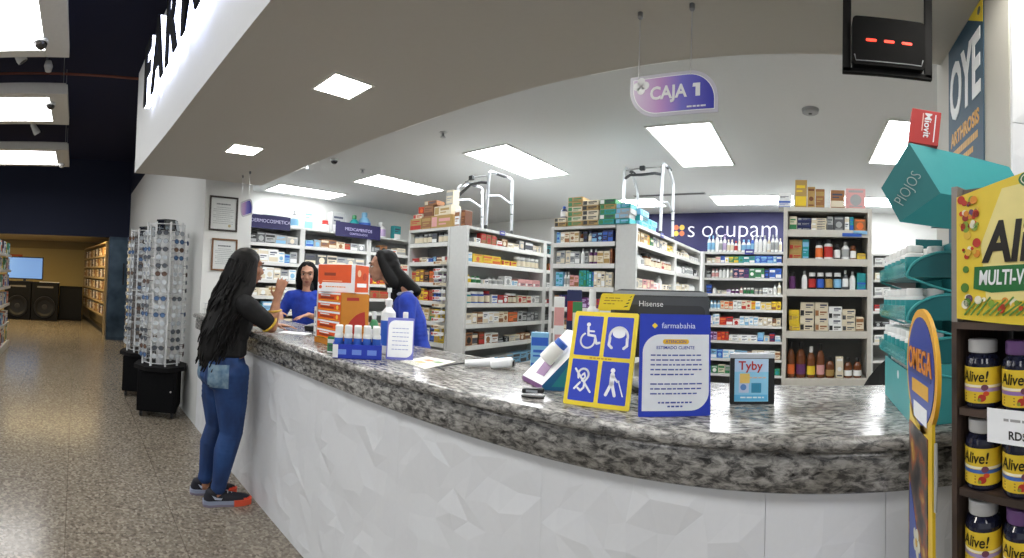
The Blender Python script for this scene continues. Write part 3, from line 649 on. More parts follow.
for k, s in enumerate(('bD.G:14x10 bM.S:12x14 bW.O:16x8 bC.G:16x12', 'bW.R:20x10*2 bO.W:16x8 bC.R:16x12', 'bR.Y:14x14*2 bO.R:14x12*2', 'bM.R:16x14*2 bC.R:16x14*2')):
    stock((LX, 4.79), R(90), .07, 1.0, LL[k], .4, s, LS3[k], 'the certificates', g)
# on the deck of the wall shelving
q = MB(); q.lathe([(.10, 0), (.13, .03), (.14, .10), (.13, .17), (.09, .20), (.03, .21)], mat('#9b9d9c', .6), seg=18, sy=1.9); o = q.build('pillow_pack'); place(o, (LX-.22, 3.05, 2.237), 0, 'grey rounded pillow pack on wall shelving deck behind first banner', 'pillow')
def deck(kind, cols, r, h, y, label, dx=.06):
    o = bpy.data.objects.new('large_bottle' if kind != 'b' else 'stock_carton', bottle(*cols, r, h, kind) if kind != 'b' else carton(cols[0], cols[1], r, r*.7, h, 1)); COL.objects.link(o)
    place(o, (LX-.06-dx, y, 2.237), R(90), label, 'bottle' if kind != 'b' else 'box')
deck('p', ('W', 'G', 'L'), .07, .28, 3.36, 'white pump bottle on wall shelving deck just past first banner', -.02)
deck('o', ('W', 'W', 'C'), .05, .20, 3.47, 'short white bottle on wall shelving deck beside white and blue carton')
deck('b', ('W', 'L'), .17, .33, 3.63, 'tall white carton with light blue top on wall shelving deck')
deck('j', ('R', 'R', 'W'), .06, .19, 3.98, 'small red jar on wall shelving deck before second banner')
deck('b', ('G', 'W'), .26, .36, 4.25, 'pale grey pack on wall shelving deck behind second banner', .12)
deck('o', ('T', 'E', 'T'), .09, .36, 4.62, 'green-capped teal bottle on wall shelving deck behind second banner', .1)
deck('o', ('L', 'L', 'B'), .12, .44, 4.86, 'big light blue bottle on wall shelving deck at end of second banner', .1)
deck('o', ('W', 'W', 'V'), .10, .30, 5.22, 'white bottle with lilac label on wall shelving deck, third bay', .1)
deck('b', ('T', 'W'), .16, .26, 5.52, 'teal carton on wall shelving deck beside the end shelf unit')
def banner(y0, y1, z0, z1, l1, l2, label):
    t = thing('shelf_banner', label, 'sign', (LX+.03, y0, z0)); q = MB()
    q.bx(0, .006, 0, y1-y0, 0, z1-z0, mat('#150f4c', .55)); q.build('panel', t)
    M = face_frame((.007, (y1-y0)/2, (z1-z0)*.55), (0, 1, 0), (0, 0, 1))
    q = MB(); wt = mat('#b9b4da', .5)
    if l1: q.text(l1, .075, M, wt, .0008)
    q.build('lettering', t)
    if l2: q = MB(); q.text(l2, .05, M @ Matrix.Translation((0, -.075, 0)), wt, .0008); q.build('lettering', t)
    for yy in (.1, y1-y0-.1):
        q = MB(); q.bx(-.028, 0, yy-.015, yy+.015, .02, .06, GREY); q.build('clip', t)
banner(2.55, 3.22, 2.165, 2.375, 'DERMOCOSMETICA', None, 'blue shelf banner with one white line, on wall shelving above the customer')
banner(4.06, 5.0, 2.165, 2.41, 'MEDICAMENTOS', 'CONTROLADOS', 'blue shelf banner with two white lines, on wall shelving above the attendants')
# navy banner on the back wall
t = thing('wall_banner', 'wide navy wall banner with large thin white words over back shelving', 'sign', (-2.9, 7.94, 2.2)); q = MB()
q.bx(0, 2.6, -.01, 0, -.05, .635, mat('#15144a', .6)); q.build('panel', t)
q = MB(); M = face_frame((.80, -.011, .335), (1, 0, 0), (0, 0, 1)); wt = mat('#e8e8f2', .5)
q.text('s', .44, M, wt, .0012, 'LEFT', 1.0, bold=-.006); q.build('lettering', t)
q = MB(); q.text('ocupam', .44, M @ Matrix.Translation((.26, 0, 0)), wt, .0012, 'LEFT', .98, bold=-.006); q.build('lettering', t)
q = MB(); M = face_frame((.66, -.011, .325), (1, 0, 0), (0, 0, 1))
for k in range(4): q.prism(arc(.075*math.cos(R(90*k+45)), .075*math.sin(R(90*k+45)), .048, 0, 360, 12)[:-1], 0, .002, mat(('#d8b23a', '#c96a3a')[k % 2], .5), M)
q.build('logo', t)
def tag_(loc, rz, label, w=.09, h=.05, c='#2a2f86'):
    q = MB(); q.bx(-w/2, w/2, -.004, 0, -h/2, h/2, mat(c, .4)); q.rect(face_frame((0, -.0042, 0), (1, 0, 0), (0, 0, 1)), -w*.35, w*.35, -h*.1, h*.15, WHITE); o = q.build('shelf_tag'); place(o, loc, rz, label, 'tag')
tag_((-.80, 6.494, 2.0), 0, 'small blue shelf tag on the back shelving top edge', .13, .075)
tag_((-3.10, 4.02, 1.985), R(90), 'small blue shelf tag on roof edge of attendant-side gondola')
tag_((-1.49, 4.62, 1.985), R(90), 'small blue shelf tag on roof edge of middle gondola')
# walking frames on the gondola roofs
def walker(loc, rz, label, hh):
    t = thing('walking_frame', label, 'walker', loc, rz, 'folding walking frames on the gondola roofs')
    AL = mat('#b2b6ba', .3, .35); RUB = mat('#2b2d30', .6); h0, h1, h2, h3 = hh
    # legs at (0,0) near outer, (0,.45) far outer, (-.42,0), (-.42,.45)
    P = {(0, 0): h0, (0, 1): h1, (1, 0): h2, (1, 1): h3}
    for (i, j), h in P.items():
        x, y = -.44*i, .42*j; sp = .02 if j else -.02
        q = MB(); q.tube([(x, y+sp, .03), (x, y, h)], .0175, AL, 10); lg = q.build('leg', t)
        q = MB(); q.lathe([(.02, 0), (.021, .03), (.017, .045)], RUB, c=(x, y+sp, .0005), seg=12); q.build('rubber_foot', lg)
        for zz in (.22, .33): 
            q = MB(); q.lathe([(.0175, zz), (.0175, zz+.014)], RUB, c=(x, y+sp*(1-zz/h), 0), seg=10); q.build('collar', lg)
    for i in (0, 1):
        x = -.44*i; a, c = P[i, 0], P[i, 1]
        q = MB(); q.tube([(x, 0, a), (x, .03, a+.025), (x, .21, max(a, c)+.03), (x, .39, c+.025), (x, .42, c)], .0175, AL, 10); s = q.build('side_rail', t)
        q = MB(); q.tube([(x, .12, max(a, c)+.029), (x, .30, max(a, c)+.03)], .019, RUB, 10); q.build('hand_grip', s)
        q = MB(); q.tube([(x, .0, .36), (x, .2, .40), (x, .42, .34)], .011, AL, 8); q.build('side_brace', t)
    q = MB(); q.tube([(-.44, 0, h2-.10), (-.36, -.03, h2-.07), (-.22, -.04, h0-.10), (-.08, -.03, h0-.09), (0, 0, h0-.10)], .016, RUB, 10); q.build('cross_bar', t)
    q = MB(); q.tube([(-.44, 0, h2-.01), (-.22, -.02, h0-.02), (0, 0, h0-.02)], .009, GREY, 8); q.build('upper_bar', t)
    q = MB(); q.bx(-.25, -.19, -.05, -.01, h0-.05, h0+.0, RUB, .006); q.build('fold_latch', t)
walker((-3.14, 3.80, 2.0), 0, 'folding aluminium walking frame on roof of attendant-side gondola', (.60, .60, .50, .55))
walker((-1.535, 4.72, 2.0), 0, 'folding aluminium walking frame on roof of middle gondola, before navy banner', (.76, .66, .74, .58))
# ------------------------------------------------------------------ on the counter
CT = 1.0355
def stroke(q, M, pts, w, m, z=.0004, t=.0006, closed=False):
    P = [Vector(p) for p in pts]
    if closed: P.append(P[0])
    for a, c in zip(P, P[1:]):
        d = c-a
        if d.length < 1e-6: continue
        d.normalize(); n = Vector((-d.y, d.x))*w/2
        q.prism([tuple(a-n), tuple(c-n), tuple(c+n), tuple(a+n)], z, z+t, m, M)
    for p in P: q.prism(arc(p.x, p.y, w/2, 0, 360, 8)[:-1], z, z+t, m, M)
def disc(q, M, x, y, r, m, z=.0004, t=.0006): q.prism(arc(x, y, r, 0, 360, 18)[:-1], z, z+t, m, M)
def wordbar(q, M, x0, x1, y, h, m, seed):
    """a line of unreadably small print: dashes of word length"""
    r = random.Random(seed); x = x0
    while x < x1-.002:
        w = min(r.uniform(.006, .018), x1-x); q.rect(M, x, x+w, y-h/2, y+h/2, m); x += w+.003
BLUE = mat('#1d39b4', .35); PAPER = mat('#dfe3ea', .5); INK = mat('#3b4a9c', .6); YEL = mat('#e8cf2a', .4); WH = mat('#eceef0', .45)
def panel_thing(name, label, cat, a, c, h, lean, thick=.004):
    """board standing on the counter from a to c (front lower corners), leaning back"""
    A, B = Vector((*a, CT+.0005)), Vector((*c, CT+.0005)); rt = (B-A); w = rt.length; rt.normalize()
    back = Vector((-rt.y, rt.x, 0)); up = (Vector((0, 0, h)) + back*lean).normalized()
    M = face_frame((A+B)/2, rt, up); t = thing(name, label, cat, M=M); return t, w, (Vector((0, 0, h))+back*lean).length
I4 = Matrix.Identity(4)
# yellow-framed accessibility sign
t, w, h = panel_thing('accessibility_sign', 'yellow bordered counter sign with four blue accessibility pictograms', 'sign', (-.660, 1.166), (-.462, 1.178), .262, .072)
q = MB(); q.prism(rrect(-w/2, w/2, 0, h, .006), -.006, 0, YEL); q.build('board', t)
q = MB(); a_ = math.atan2(.072, .262); q.tube([(0, .19, -.008), (0, .088*math.sin(a_)+.004, -.088*math.cos(a_))], .004, YEL, 8); q.build('easel_strut', t)
cw, chh = w*.405, h*.43
cells = [(-w*.235, h*.735), (w*.235, h*.735), (-w*.235, h*.262), (w*.235, h*.262)]
for k, (cx, cy) in enumerate(cells):
    q = MB(); q.prism(rrect(cx-cw/2, cx+cw/2, cy-chh/2, cy+chh/2, .003), 0, .0008, BLUE); c = q.build('pictogram_tile', t)
    q = MB(); M = Matrix.Translation((cx, cy, .0006)); s = .026; P = lambda *p: [(x*s, y*s) for x, y in p]
    if k == 0:
        disc(q, M, -.15*s, 1.25*s, .24*s, WH); stroke(q, M, P((-.15, .9), (-.05, .05), (.75, .0), (1.05, -.85), (1.4, -.75)), .007, WH); stroke(q, M, P((-.1, .5), (.6, .5)), .005, WH)
        stroke(q, M, [(x*s, y*s) for x, y in arc(-.05, -.55, .85, 120, 372, 18)], .0055, WH)
    elif k == 1:
        stroke(q, M, [(x*s, y*s) for x, y in arc(0, .05, 1.05, -20, 200, 18)], .007, WH); q.prism([(x*s, y*s) for x, y in arc(0, .45, .75, 0, 360, 18, .55)[:-1]], .0004, .001, WH, M)
        for sx in (-1, 1): stroke(q, M, P((sx*1.0, -.1), (sx*1.05, -.9), (sx*.7, -1.2)), .008, WH)
    elif k == 2:
        stroke(q, M, [(x*s, y*s) for x, y in [(-.55, .2)]+arc(-.0, .6, .62, 180, -30, 12)+[(.25, -.1), (.2, -.8), (-.15, -1.15), (-.5, -.9)]], .006, WH)
        stroke(q, M, P((-.15, .5), (.1, .75), (.25, .35), (-.1, -.1)), .005, WH); stroke(q, M, P((-1.0, 1.15), (1.0, -1.2)), .006, WH); stroke(q, M, P((-.9, -1.0), (-.3, -.3)), .006, WH)
    else:
        disc(q, M, -.2*s, 1.3*s, .26*s, WH); stroke(q, M, P((-.2, .85), (-.2, -.1)), .014, WH); stroke(q, M, P((-.2, .0), (-.75, -1.3)), .009, WH); stroke(q, M, P((-.15, -.1), (.25, -1.3)), .009, WH)
        stroke(q, M, P((-.1, .7), (.4, .15), (.55, .2)), .006, WH); stroke(q, M, P((.55, .2), (1.15, -1.3)), .0035, WH)
    q.build('pictogram', c)
q = MB(); wordbar(q, Matrix.Translation((0, h*.498, .0002)), -.035, .035, 0, .004, mat('#b98f20', .5), 4); q.build('small_print', t)
# its neighbour: yellow speech tag on a stem with a white label
ta = thing('yellow_tag', 'yellow slanted tag with brown print above the pictogram sign', 'tag', M=face_frame((-.580, 1.318, CT+.0005), (.93, .37, 0), (0, 0, 1)))
q = MB(); q.prism([(-.045, .268), (.052, .268), (.066, .312), (.070, .318), (-.030, .318), (-.036, .312)], 0, .003, YEL); q.build('tag_card', ta)
q = MB(); br = mat('#8a5a16', .5)
for yy, x0, x1, s in ((.304, -.022, .026, 1), (.296, -.026, .034, 2), (.286, -.028, .006, 3)): wordbar(q, Matrix.Translation((0, 0, .003)), x0, x1, yy, .0022, br, s)
for k in range(4): q.prism([(.034+.006*k, .276+.010*k), (.046+.004*k, .278+.010*k), (.048+.004*k, .282+.010*k), (.038+.006*k, .280+.010*k)], .003, .0036, mat('#3a3218', .5))
q.build('print', ta)
q = MB(); q.bx(-.042, -.005, .02, .268, -.004, 0, YEL); q.build('stem', ta)
q = MB(); q.prism([(-.040, .232), (-.006, .232), (-.006, .264), (-.040, .264)], 0, .0012, PAPER); q.prism([(-.036, .236), (-.010, .236), (-.010, .260), (-.036, .260)], .0012, .0018, mat('#c9cccf', .6)); q.build('white_label', ta)
q = MB(); q.bx(-.05, .01, 0, .006, -.05, 0, YEL); q.build('base', ta)
# blue notice
t, w, h = panel_thing('blue_notice', 'blue counter notice with white rounded text field and yellow heading', 'sign', (-.420, 1.139), (-.247, 1.222), .266, .018)
q = MB(); q.prism(rrect(-w/2, w/2, 0, h, .003), -.004, 0, BLUE); q.build('board', t); q = MB(); q.tube([(0, .19, -.006), (0, .09*.068+.004, -.09)], .004, BLUE, 8); q.build('easel_strut', t)
q = MB(); x0, x1, y0, y1, r = -w*.455, w*.475, h*.055, h*.80, .048
q.prism([(x0, y0)] + arc(x1-r, y0+r, r, -90, 0, 8) + [(x1, y1)] + arc(x0+r, y1-r, r, 90, 180, 8), 0, .0008, PAPER); q.build('text_field', t)
q = MB(); M = Matrix.Translation((-.0, h*.885, .0002)); q.text('farmabahia', .021, M @ Matrix.Translation((.008, 0, 0)), mat('#cfd8f4', .5), .0004)
for k in range(4): disc(q, M, -.056+.0035*math.cos(R(90*k)), .0035*math.sin(R(90*k)), .0034, YEL)
q.build('logo', t)
q = MB(); q.prism(rrect(-.034, .036, h*.705, h*.752, .0055), .0008, .0016, mat('#e9b92e', .4)); q.text('ATENCIÓN', .011, Matrix.Translation((.001, h*.728, .0016)), INK, .0003); q.build('heading', t)
q = MB(); q.text('ESTIMADO CLIENTE', .0115, Matrix.Translation((0, h*.668, .0008)), INK, .0003, bold=.0002); q.build('salutation', t)
q = MB(); M = Matrix.Translation((0, 0, .0008))
for k in range(5): wordbar(q, M, -.066, (.072 if k < 4 else .05), h*(.595-.047*k), .0034, INK, 10+k)
q.build('paragraph_text', t); q = MB()
for k in range(3): wordbar(q, M, -.066, (.072 if k < 2 else .058), h*(.315-.047*k), .0034, INK, 20+k)
q.build('paragraph_text', t); q = MB(); wordbar(q, M, -.045, .045, h*.135, .004, INK, 31); wordbar(q, M, -.02, .02, h*.098, .004, INK, 32)
q.build('closing_text', t)
# dark monitor seen from behind, above the signs
t = thing('cash_register_monitor', 'dark grey cash register screen seen from behind the blue notice', 'monitor', (-.475, 1.47, CT+.004), R(17))
cas = mat('#3a3d41', .35); q = MB(); q.prism(rrect(-.165, .165, 0, .225, .035), -.02, .02, cas, frame((0, .01, .105), (1, 0, 0), (0, -1, .12)) ); q.build('casing', t)
q = MB(); Mq = frame((0, -.010, .105), (1, 0, 0), (0, -1, .12)); q.prism(rrect(-.15, .15, .01, .175, .02), .0, .012, mat('#232528', .3), Mq); q.prism(rrect(-.16, .16, .208, .222, .006), -.006, .004, mat('#8b8f92', .3), Mq); q.build('rear_cover', t)
q = MB(); q.text('Hisense', .026, Mq @ Matrix.Translation((-.03, .178, .012)), mat('#d5d8da', .4), .0006); q.build('logo', t)
q = MB(); q.lathe([(.09, 0), (.09, .012), (.03, .02), (.025, .13)], cas, c=(0, .03, .0005), seg=20); q.build('stand', t)
# small black stand with light blue advert
t, w, h = panel_thing('advert_stand', 'small black counter stand with light blue picture advert', 'sign', (-.219, 1.366), (-.089, 1.392), .147, .004)
q = MB(); q.prism(rrect(-w/2, w/2, 0, h-.012, .004), -.045, 0, BLACK); q.build('holder', t)
q = MB(); q.prism(rrect(-w/2-.001, w/2+.001, h-.012, h, .003), -.046, .003, mat('#b7bcc2', .25)); q.build('rim', t)
q = MB(); q.prism([(-w*.40, .008), (w*.36, .008), (w*.36, h-.014), (-w*.40, h-.014)], 0, .0008, mat('#8fcdea', .35)); ad = q.build('advert', t)
q = MB(); Mx = Matrix.Translation((0, 0, .0008))
q.rect(Mx, -w*.40, w*.36, .095, h-.014, mat('#b9d3ee', .35)); q.rect(Mx, -w*.40, w*.34, .010, .028, mat('#5fb6e0', .35)); q.rect(Mx, -w*.30, -w*.08, .034, .088, mat('#c8d3ea', .4), .0006); q.rect(Mx, -w*.28, -w*.06, .062, .09, mat('#e6c56a', .4), .0012); disc(q, Mx, -w*.2, .050, .009, mat('#5e8ac6', .4), .0014)
q.rect(Mx, -w*.02, w*.20, .034, .062, mat('#2f86a8', .4), .0006); wordbar(q, Mx @ Matrix.Translation((0, 0, .0006)), -.01, .04, .078, .004, mat('#d9b7a8', .4), 3); wordbar(q, Mx @ Matrix.Translation((0, 0, .0006)), -.035, .035, .020, .004, WH, 6)
q.build('pictures', ad)
q = MB(); q.text('Tyby', .036, Matrix.Translation((-.006, .112, .0016)), mat('#b02a2a', .4), .0005, bold=.0006); q.build('lettering', ad)
# teal and white wedge dispenser
t = thing('wedge_dispenser', 'white and purple wedge dispenser with teal triangular side', 'display stand', (-.80, 1.275, CT))
e1 = Vector((.135, .075, 0)); e2 = Vector((-.150, .105, 0)); Mw = Matrix.Identity(4)
o0 = Vector((0, 0, .0005)); tri = [o0, o0+e1, o0+e1+Vector((0, 0, .185)), o0+Vector((0, 0, .016))]
q = MB(); q.add(tri, [[0, 1, 2, 3]], mat('#155f8e', .4)); back = [p+e2 for p in tri]; q.add(back, [[3, 2, 1, 0]], mat('#155f8e', .4)); q.add([tri[1], back[1], back[2], tri[2]], [[0, 1, 2, 3]], mat('#1b2f7c', .4)); q.add([tri[0], back[0], back[1], tri[1]], [[0, 1, 2, 3]], WHITE); q.build('wedge_body', t)
q = MB(); q.add([tri[3], tri[2], back[2], back[3]], [[0, 1, 2, 3]], WH); q.build('sloping_face', t)
q = MB(); q.add([tri[0], tri[3], back[3], back[0]], [[0, 1, 2, 3]], mat('#7d4f86', .4)); q.build('front_lip', t)
q = MB(); sl = (tri[2]-tri[3]).normalized(); Ms = frame(tri[3]+sl*.03+e2*.25, e2, e2.normalized().cross(sl) * (1 if e2.normalized().cross(sl).z > 0 else -1))
q.prism([(-.01, .0), (.06, .0), (.06, .06), (-.01, .06)], .001, .0018, mat('#8f6a94', .4), Ms) if Ms.col[1].to_3d().dot(sl) > 0 else q.prism([(-.01, -.06), (.06, -.06), (.06, 0), (-.01, 0)], .001, .0018, mat('#8f6a94', .4), Ms); q.build('print', t)
q = MB(); nrm = (tri[1]-tri[0]).cross(Vector((0, 0, 1))).normalized(); Mt = face_frame(tri[0]+nrm*.0006, e1, (0, 0, 1)); q.prism([(.03, .012), (.125, .012), (.125, .14)], 0, .0006, mat('#1c7f8c', .4), Mt); q.build('side_print', t)
def standing(kind, cols, r, h, x, y, rz, label, name=None, cat=None):
    o = bpy.data.objects.new(name or NAME[kind], bottle(*cols, r, h, kind) if kind != 'b' else carton(cols[0], cols[1], r, r*.5, h, 0)); COL.objects.link(o)
    return place(o, (x, y, CT), rz, label, cat or ('box' if kind == 'b' else 'bottle'))
jar = standing('j', ('W', 'B', 'W'), .026, .085, 0, 0, 0, 'white jar with bright blue cap lying on the slope of the wedge dispenser'); pj = Vector((-.80, 1.275, CT)) + tri[3] + sl*.075 + e2*.30; nz_ = e2.normalized().cross(sl); nz_ = nz_ if nz_.z > 0 else -nz_; jar.matrix_world = frame(pj + nz_*.004, e2, sl) @ Matrix.Identity(4); jar.matrix_world = Matrix.Translation(nz_*.0005) @ jar.matrix_world
standing('b', ('W', 'K'), .042, .30, -.935, 1.60, R(30), 'tall slim white carton with pink print behind the wedge dispenser')
standing('b', ('E', 'C'), .035, .285, -.80, 1.50, R(25), 'slim green carton between tall white carton and yellow sign')
standing('b', ('L', 'B'), .075, .145, -1.06, 1.66, R(30), 'light blue picture carton standing behind the wedge dispenser')
standing('b', ('N', 'R'), .06, .33, -.90, 1.66, R(28), 'dark blue carton at the back of the cluster behind the signs')
standing('o', ('W', 'W', 'C'), .03, .335, -.80, 1.62, R(25), 'tall white bottle rising above the dark blue carton')
standing('b', ('P', 'W'), .075, .30, -.70, 1.56, R(20), 'purple carton behind the top of the pictogram sign')
# white barcode reader lying on the counter
t = thing('barcode_reader', 'white handheld barcode reader lying on the granite counter', 'scanner', (-1.16, 1.50, CT), R(-150))
q = MB(); q.box((-.02, 0, .024), (.09, .062, .036), WH, (0, R(8), 0), .012, 3); q.build('head', t)
q = MB(); q.tube([(.01, 0, .026), (.06, .006, .020), (.13, .012, .016)], [.019, .016, .013], WH, 12); q.build('handle', t)
q = MB(); q.box((-.068, 0, .024), (.006, .05, .024), BLACK, None, .002); q.build('window', t)
q = MB(); q.tube([(.13, .012, .016), (.19, .05, .008), (.22, .11, .006), (.18, .16, .006)], .003, BLACK, 6); q.build('cord', t)
# stapler
t = thing('stapler', 'small black stapler on the granite in front of the wedge dispenser', 'stapler', (-.765, 1.17, CT), R(22))
q = MB(); q.bx(-.035, .035, -.012, .012, .0005, .008, BLACK, .003); q.build('base', t)
q = MB(); q.box((0, 0, .021), (.068, .02, .016), BLACK, (0, R(-4), 0), .006, 2); q.build('arm', t)
q = MB(); q.bx(-.02, .015, -.0112, -.0101, .017, .024, mat('#9aa0a6', .4)); q.build('badge', t)
# flyer
q = MB(); P = [(-1.51, 1.285), (-1.32, 1.25), (-1.38, 1.49), (-1.555, 1.48)]; q.prism(P, 0, .0012, mat('#e2dfd2', .5)); Mf = frame((-1.44, 1.37, .0012), (.95, -.2, 0), (0, 0, 1))
for k, (c, x, y) in enumerate((('#c88a5a', -.03, .03), ('#7fa06a', .03, .04), ('#c0b070', .0, -.03))): q.rect(Mf, x-.025, x+.02, y-.015, y+.02, mat(c, .5))
for k in range(4): wordbar(q, Mf, -.06, .06, -.055-.012*k, .003, mat('#7a7a76', .5), 40+k)
o = q.build('flyer'); place(o, (0, 0, CT), 0, 'printed paper flyer lying flat on the granite counter', 'paper')
# orange gravity dispenser, its cartons and the big carton on top
t = thing('carton_dispenser', 'white and ochre dispenser tower full of orange cartons on counter', 'display stand', (-2.075, 1.345, CT))
OC = mat('#c07a1e', .45); ORG = mat('#e0561f', .4); q = MB(); q.bx(-.125, .125, .0, .085, .0005, .275, WHITE, .002); q.build('body', t)
q = MB(); q.bx(.119, .125, -.085, 0, .03, .275, OC); q.prism(rrect(-.084, .084, .03, .272, .012), .0003, .0012, OC, face_frame((.125, 0, 0), (0, 1, 0), (0, 0, 1))); s = q.build('side_panel', t)
q = MB(); Mo = face_frame((.1263, 0, 0), (0, 1, 0), (0, 0, 1)); a = arc(.07, .05, .13, 95, 178, 12) + arc(.07, .05, .06, 178, 95, 10); q.prism(a, 0, .0006, mat('#a8261c', .4), Mo); q.build('red_swoosh', s)
q = MB(); q.rect(Mo, -.055, .02, .236, .252, mat('#a8261c', .4)); q.build('red_heading', s)
q = MB(); q.bx(-.125, -.119, -.085, 0, .0005, .275, WHITE); q.build('side_panel', t)
q = MB(); q.bx(-.125, .125, -.09, -.0855, .0005, .03, OC); q.build('front_tray', t)
for k in range(5):
    me = MESH.get('org') or None
    if me is None:
        c = MB(); c.bx(-.115, .115, 0, .075, 0, .048, ORG, .002); Mf = face_frame((0, -.0002, 0), (1, 0, 0), (0, 0, 1))
        c.rect(Mf, -.11, .11, .036, .046, WH); c.rect(Mf, -.085, .05, .012, .022, mat('#8f3512', .4)); c.rect(Mf, -.11, .11, .002, .006, mat('#f0b020', .4)); disc(c, Mf, .085, .02, .011, mat('#f3c24a', .4)); c.rect(Mf, -.085, .01, .026, .032, WH); me = MESH['org'] = c.mesh('carton')
    o = bpy.data.objects.new('medicine_box', me); COL.objects.link(o); place(o, (-2.076, 1.262, CT+.0315+k*.049-(.0305 if k < 0 else 0)), 0, 'orange carton in the dispenser tower, %s from the bottom' % ORD[k], 'box', 'orange cartons in the dispenser tower')
t = thing('display_carton', 'big orange and white carton on top of the dispenser tower', 'box', (-2.06, 1.335, CT+.2755), R(26))
q = MB(); q.bx(-.112, .112, -.075, .075, .0005, .145, WH, .002); q.build('carton_body', t)
q = MB(); Mf = face_frame((0, -.0753, 0), (1, 0, 0), (0, 0, 1)); q.rect(Mf, -.109, .092, .05, .143, ORG); q.rect(Mf, -.07, .0, .085, .10, mat('#8f3512', .4), .0008); q.rect(Mf, -.08, .04, .055, .06, mat('#f7b58d', .4), .0008)
for k in range(3): disc(q, Mf, -.092, .025+.022*k, .0095, ORG, .0012)
wordbar(q, Mf, -.06, .06, .028, .006, mat('#e49a6a', .4), 9); q.build('front_print', t)
q = MB(); Mo = face_frame((.1123, 0, 0), (0, 1, 0), (0, 0, 1)); q.rect(Mo, -.071, .071, .004, .142, mat('#d9531f', .4)); q.rect(Mo, -.05, .05, .03, .05, WH, .0008); disc(q, Mo, -.03, .1, .018, mat('#f0c9a0', .4), .0008); disc(q, Mo, .03, .085, .02, mat('#b93a16', .4), .0008); q.build('side_print', t)
# tray of blue-labelled small bottles
t = thing('bottle_tray', 'blue and white display tray holding small white capped bottles on counter', 'display stand', (-1.672, 1.172, CT), R(55))
q = MB(); 
for x0, x1, y0, y1 in ((-.105, .105, -.055, -.051), (-.105, .105, .051, .055), (-.105, -.101, -.051, .051), (.101, .105, -.051, .051)): q.bx(x0, x1, y0, y1, .0005, .062, BLUE)
q.bx(-.105, .105, -.055, .055, .0005, .003, BLUE); q.build('tray', t)
q = MB(); Mf = face_frame((0, -.0552, 0), (1, 0, 0), (0, 0, 1))
for x in (-.075, -.01, .055): q = MB(); q.rect(Mf, x-.012, x+.028, .018, .04, mat('#6f8fe0', .4)); q.build('tray_label', t)
q = MB(); q.rect(Mf, -.105, -.082, .004, .06, WH, .0006); q.build('tray_end_label', t)
for i in range(5):
    for j in range(2):
        o = bpy.data.objects.new('small_bottle', bottle('W', 'W', 'B', .0185, .135, 'j')); COL.objects.link(o)
        v = Matrix.Rotation(R(55), 3, 'Z') @ Vector((-.082+.041*i, -.047+.045*j, 0))
        place(o, (-1.672+v.x, 1.172+v.y, CT+.0035), R(55), 'small white bottle in the blue counter tray, %s row, %s along' % (('front', 'rear')[j], ORD[i]), 'bottle', 'small bottles in the blue counter tray')
standing('b', ('E', 'W'), .055, .075, -1.80, 1.125, R(40), 'small green and white carton beside the blue bottle tray', 'small_carton')
standing('p', ('W', 'W', 'B'), .036, .31, -1.715, 1.42, R(150), 'tall white pump bottle with blue label behind the blue tray')
standing('o', ('B', 'W', 'R'), .028, .20, -1.62, 1.40, R(50), 'blue bottle with red band between pump bottle and leaning notice')
standing('o', ('E', 'W', 'W'), .026, .19, -1.81, 1.36, R(50), 'green bottle beside the ochre side of the dispenser tower')
# leaning white notice
t, w, h = panel_thing('leaning_notice', 'small white notice with lilac edge leaning on counter beside blue tray', 'sign', (-1.582, 1.262), (-1.502, 1.349), .178, .05)
q = MB(); q.prism(rrect(-w/2, w/2, 0, h, .003), -.004, 0, mat('#6a70c4', .35)); q.build('board', t); q = MB(); q.tube([(0, .12, -.006), (0, .08*.271+.004, -.08*.963)], .003, mat('#6a70c4', .35), 8); q.build('easel_strut', t)
q = MB(); r = .03; q.prism([(-w*.46, .01)] + arc(w*.46-r, .01+r, r, -90, 0, 6) + [(w*.46, h-.012)] + arc(-w*.46+r, h-.012-r, r, 90, 180, 6), 0, .0008, WH); q.build('text_field', t)
q = MB()
for k in range(6): wordbar(q, Matrix.Translation((0, 0, .0008)), -.036, .036, h*(.74-.1*k), .003, mat('#8d97c8', .5), 60+k)
q.build('body_text', t)
# behind the tower
standing('b', ('W', 'G'), .07, .175, -2.46, 1.43, R(35), 'white carton standing behind the orange dispenser tower')
standing('b', ('W', 'L'), .05, .16, -2.40, 1.52, R(35), 'narrow white carton at the rear counter edge behind the dispenser tower')
t = thing('card_terminal', 'black payment terminal on the counter in front of the frontal attendant', 'card terminal', (-2.68, 1.53, CT), R(30))
q = MB(); q.box((0, 0, .028), (.08, .15, .038), BLACK, (R(6), 0, 0), .008, 2); q.build('casing', t); q = MB(); q.box((0, .035, .0505), (.06, .05, .002), mat('#5a6a78', .2), (R(6), 0, 0)); q.build('screen', t)
q = MB(); 
for i in range(3):
    for j in range(4): q.box((-.02+.02*i, -.055+.018*j, .042+.0019*(j)), (.013, .011, .004), GREY, (R(6), 0, 0))
q.build('keypad', t)
q = MB(); q.bx(-.09, .09, -.06, .06, 0, .004, WH); o = q.build('receipt_pad'); place(o, (-2.58, 1.33, CT), R(40), 'white receipt pad on the counter beside the payment terminal', 'paper')
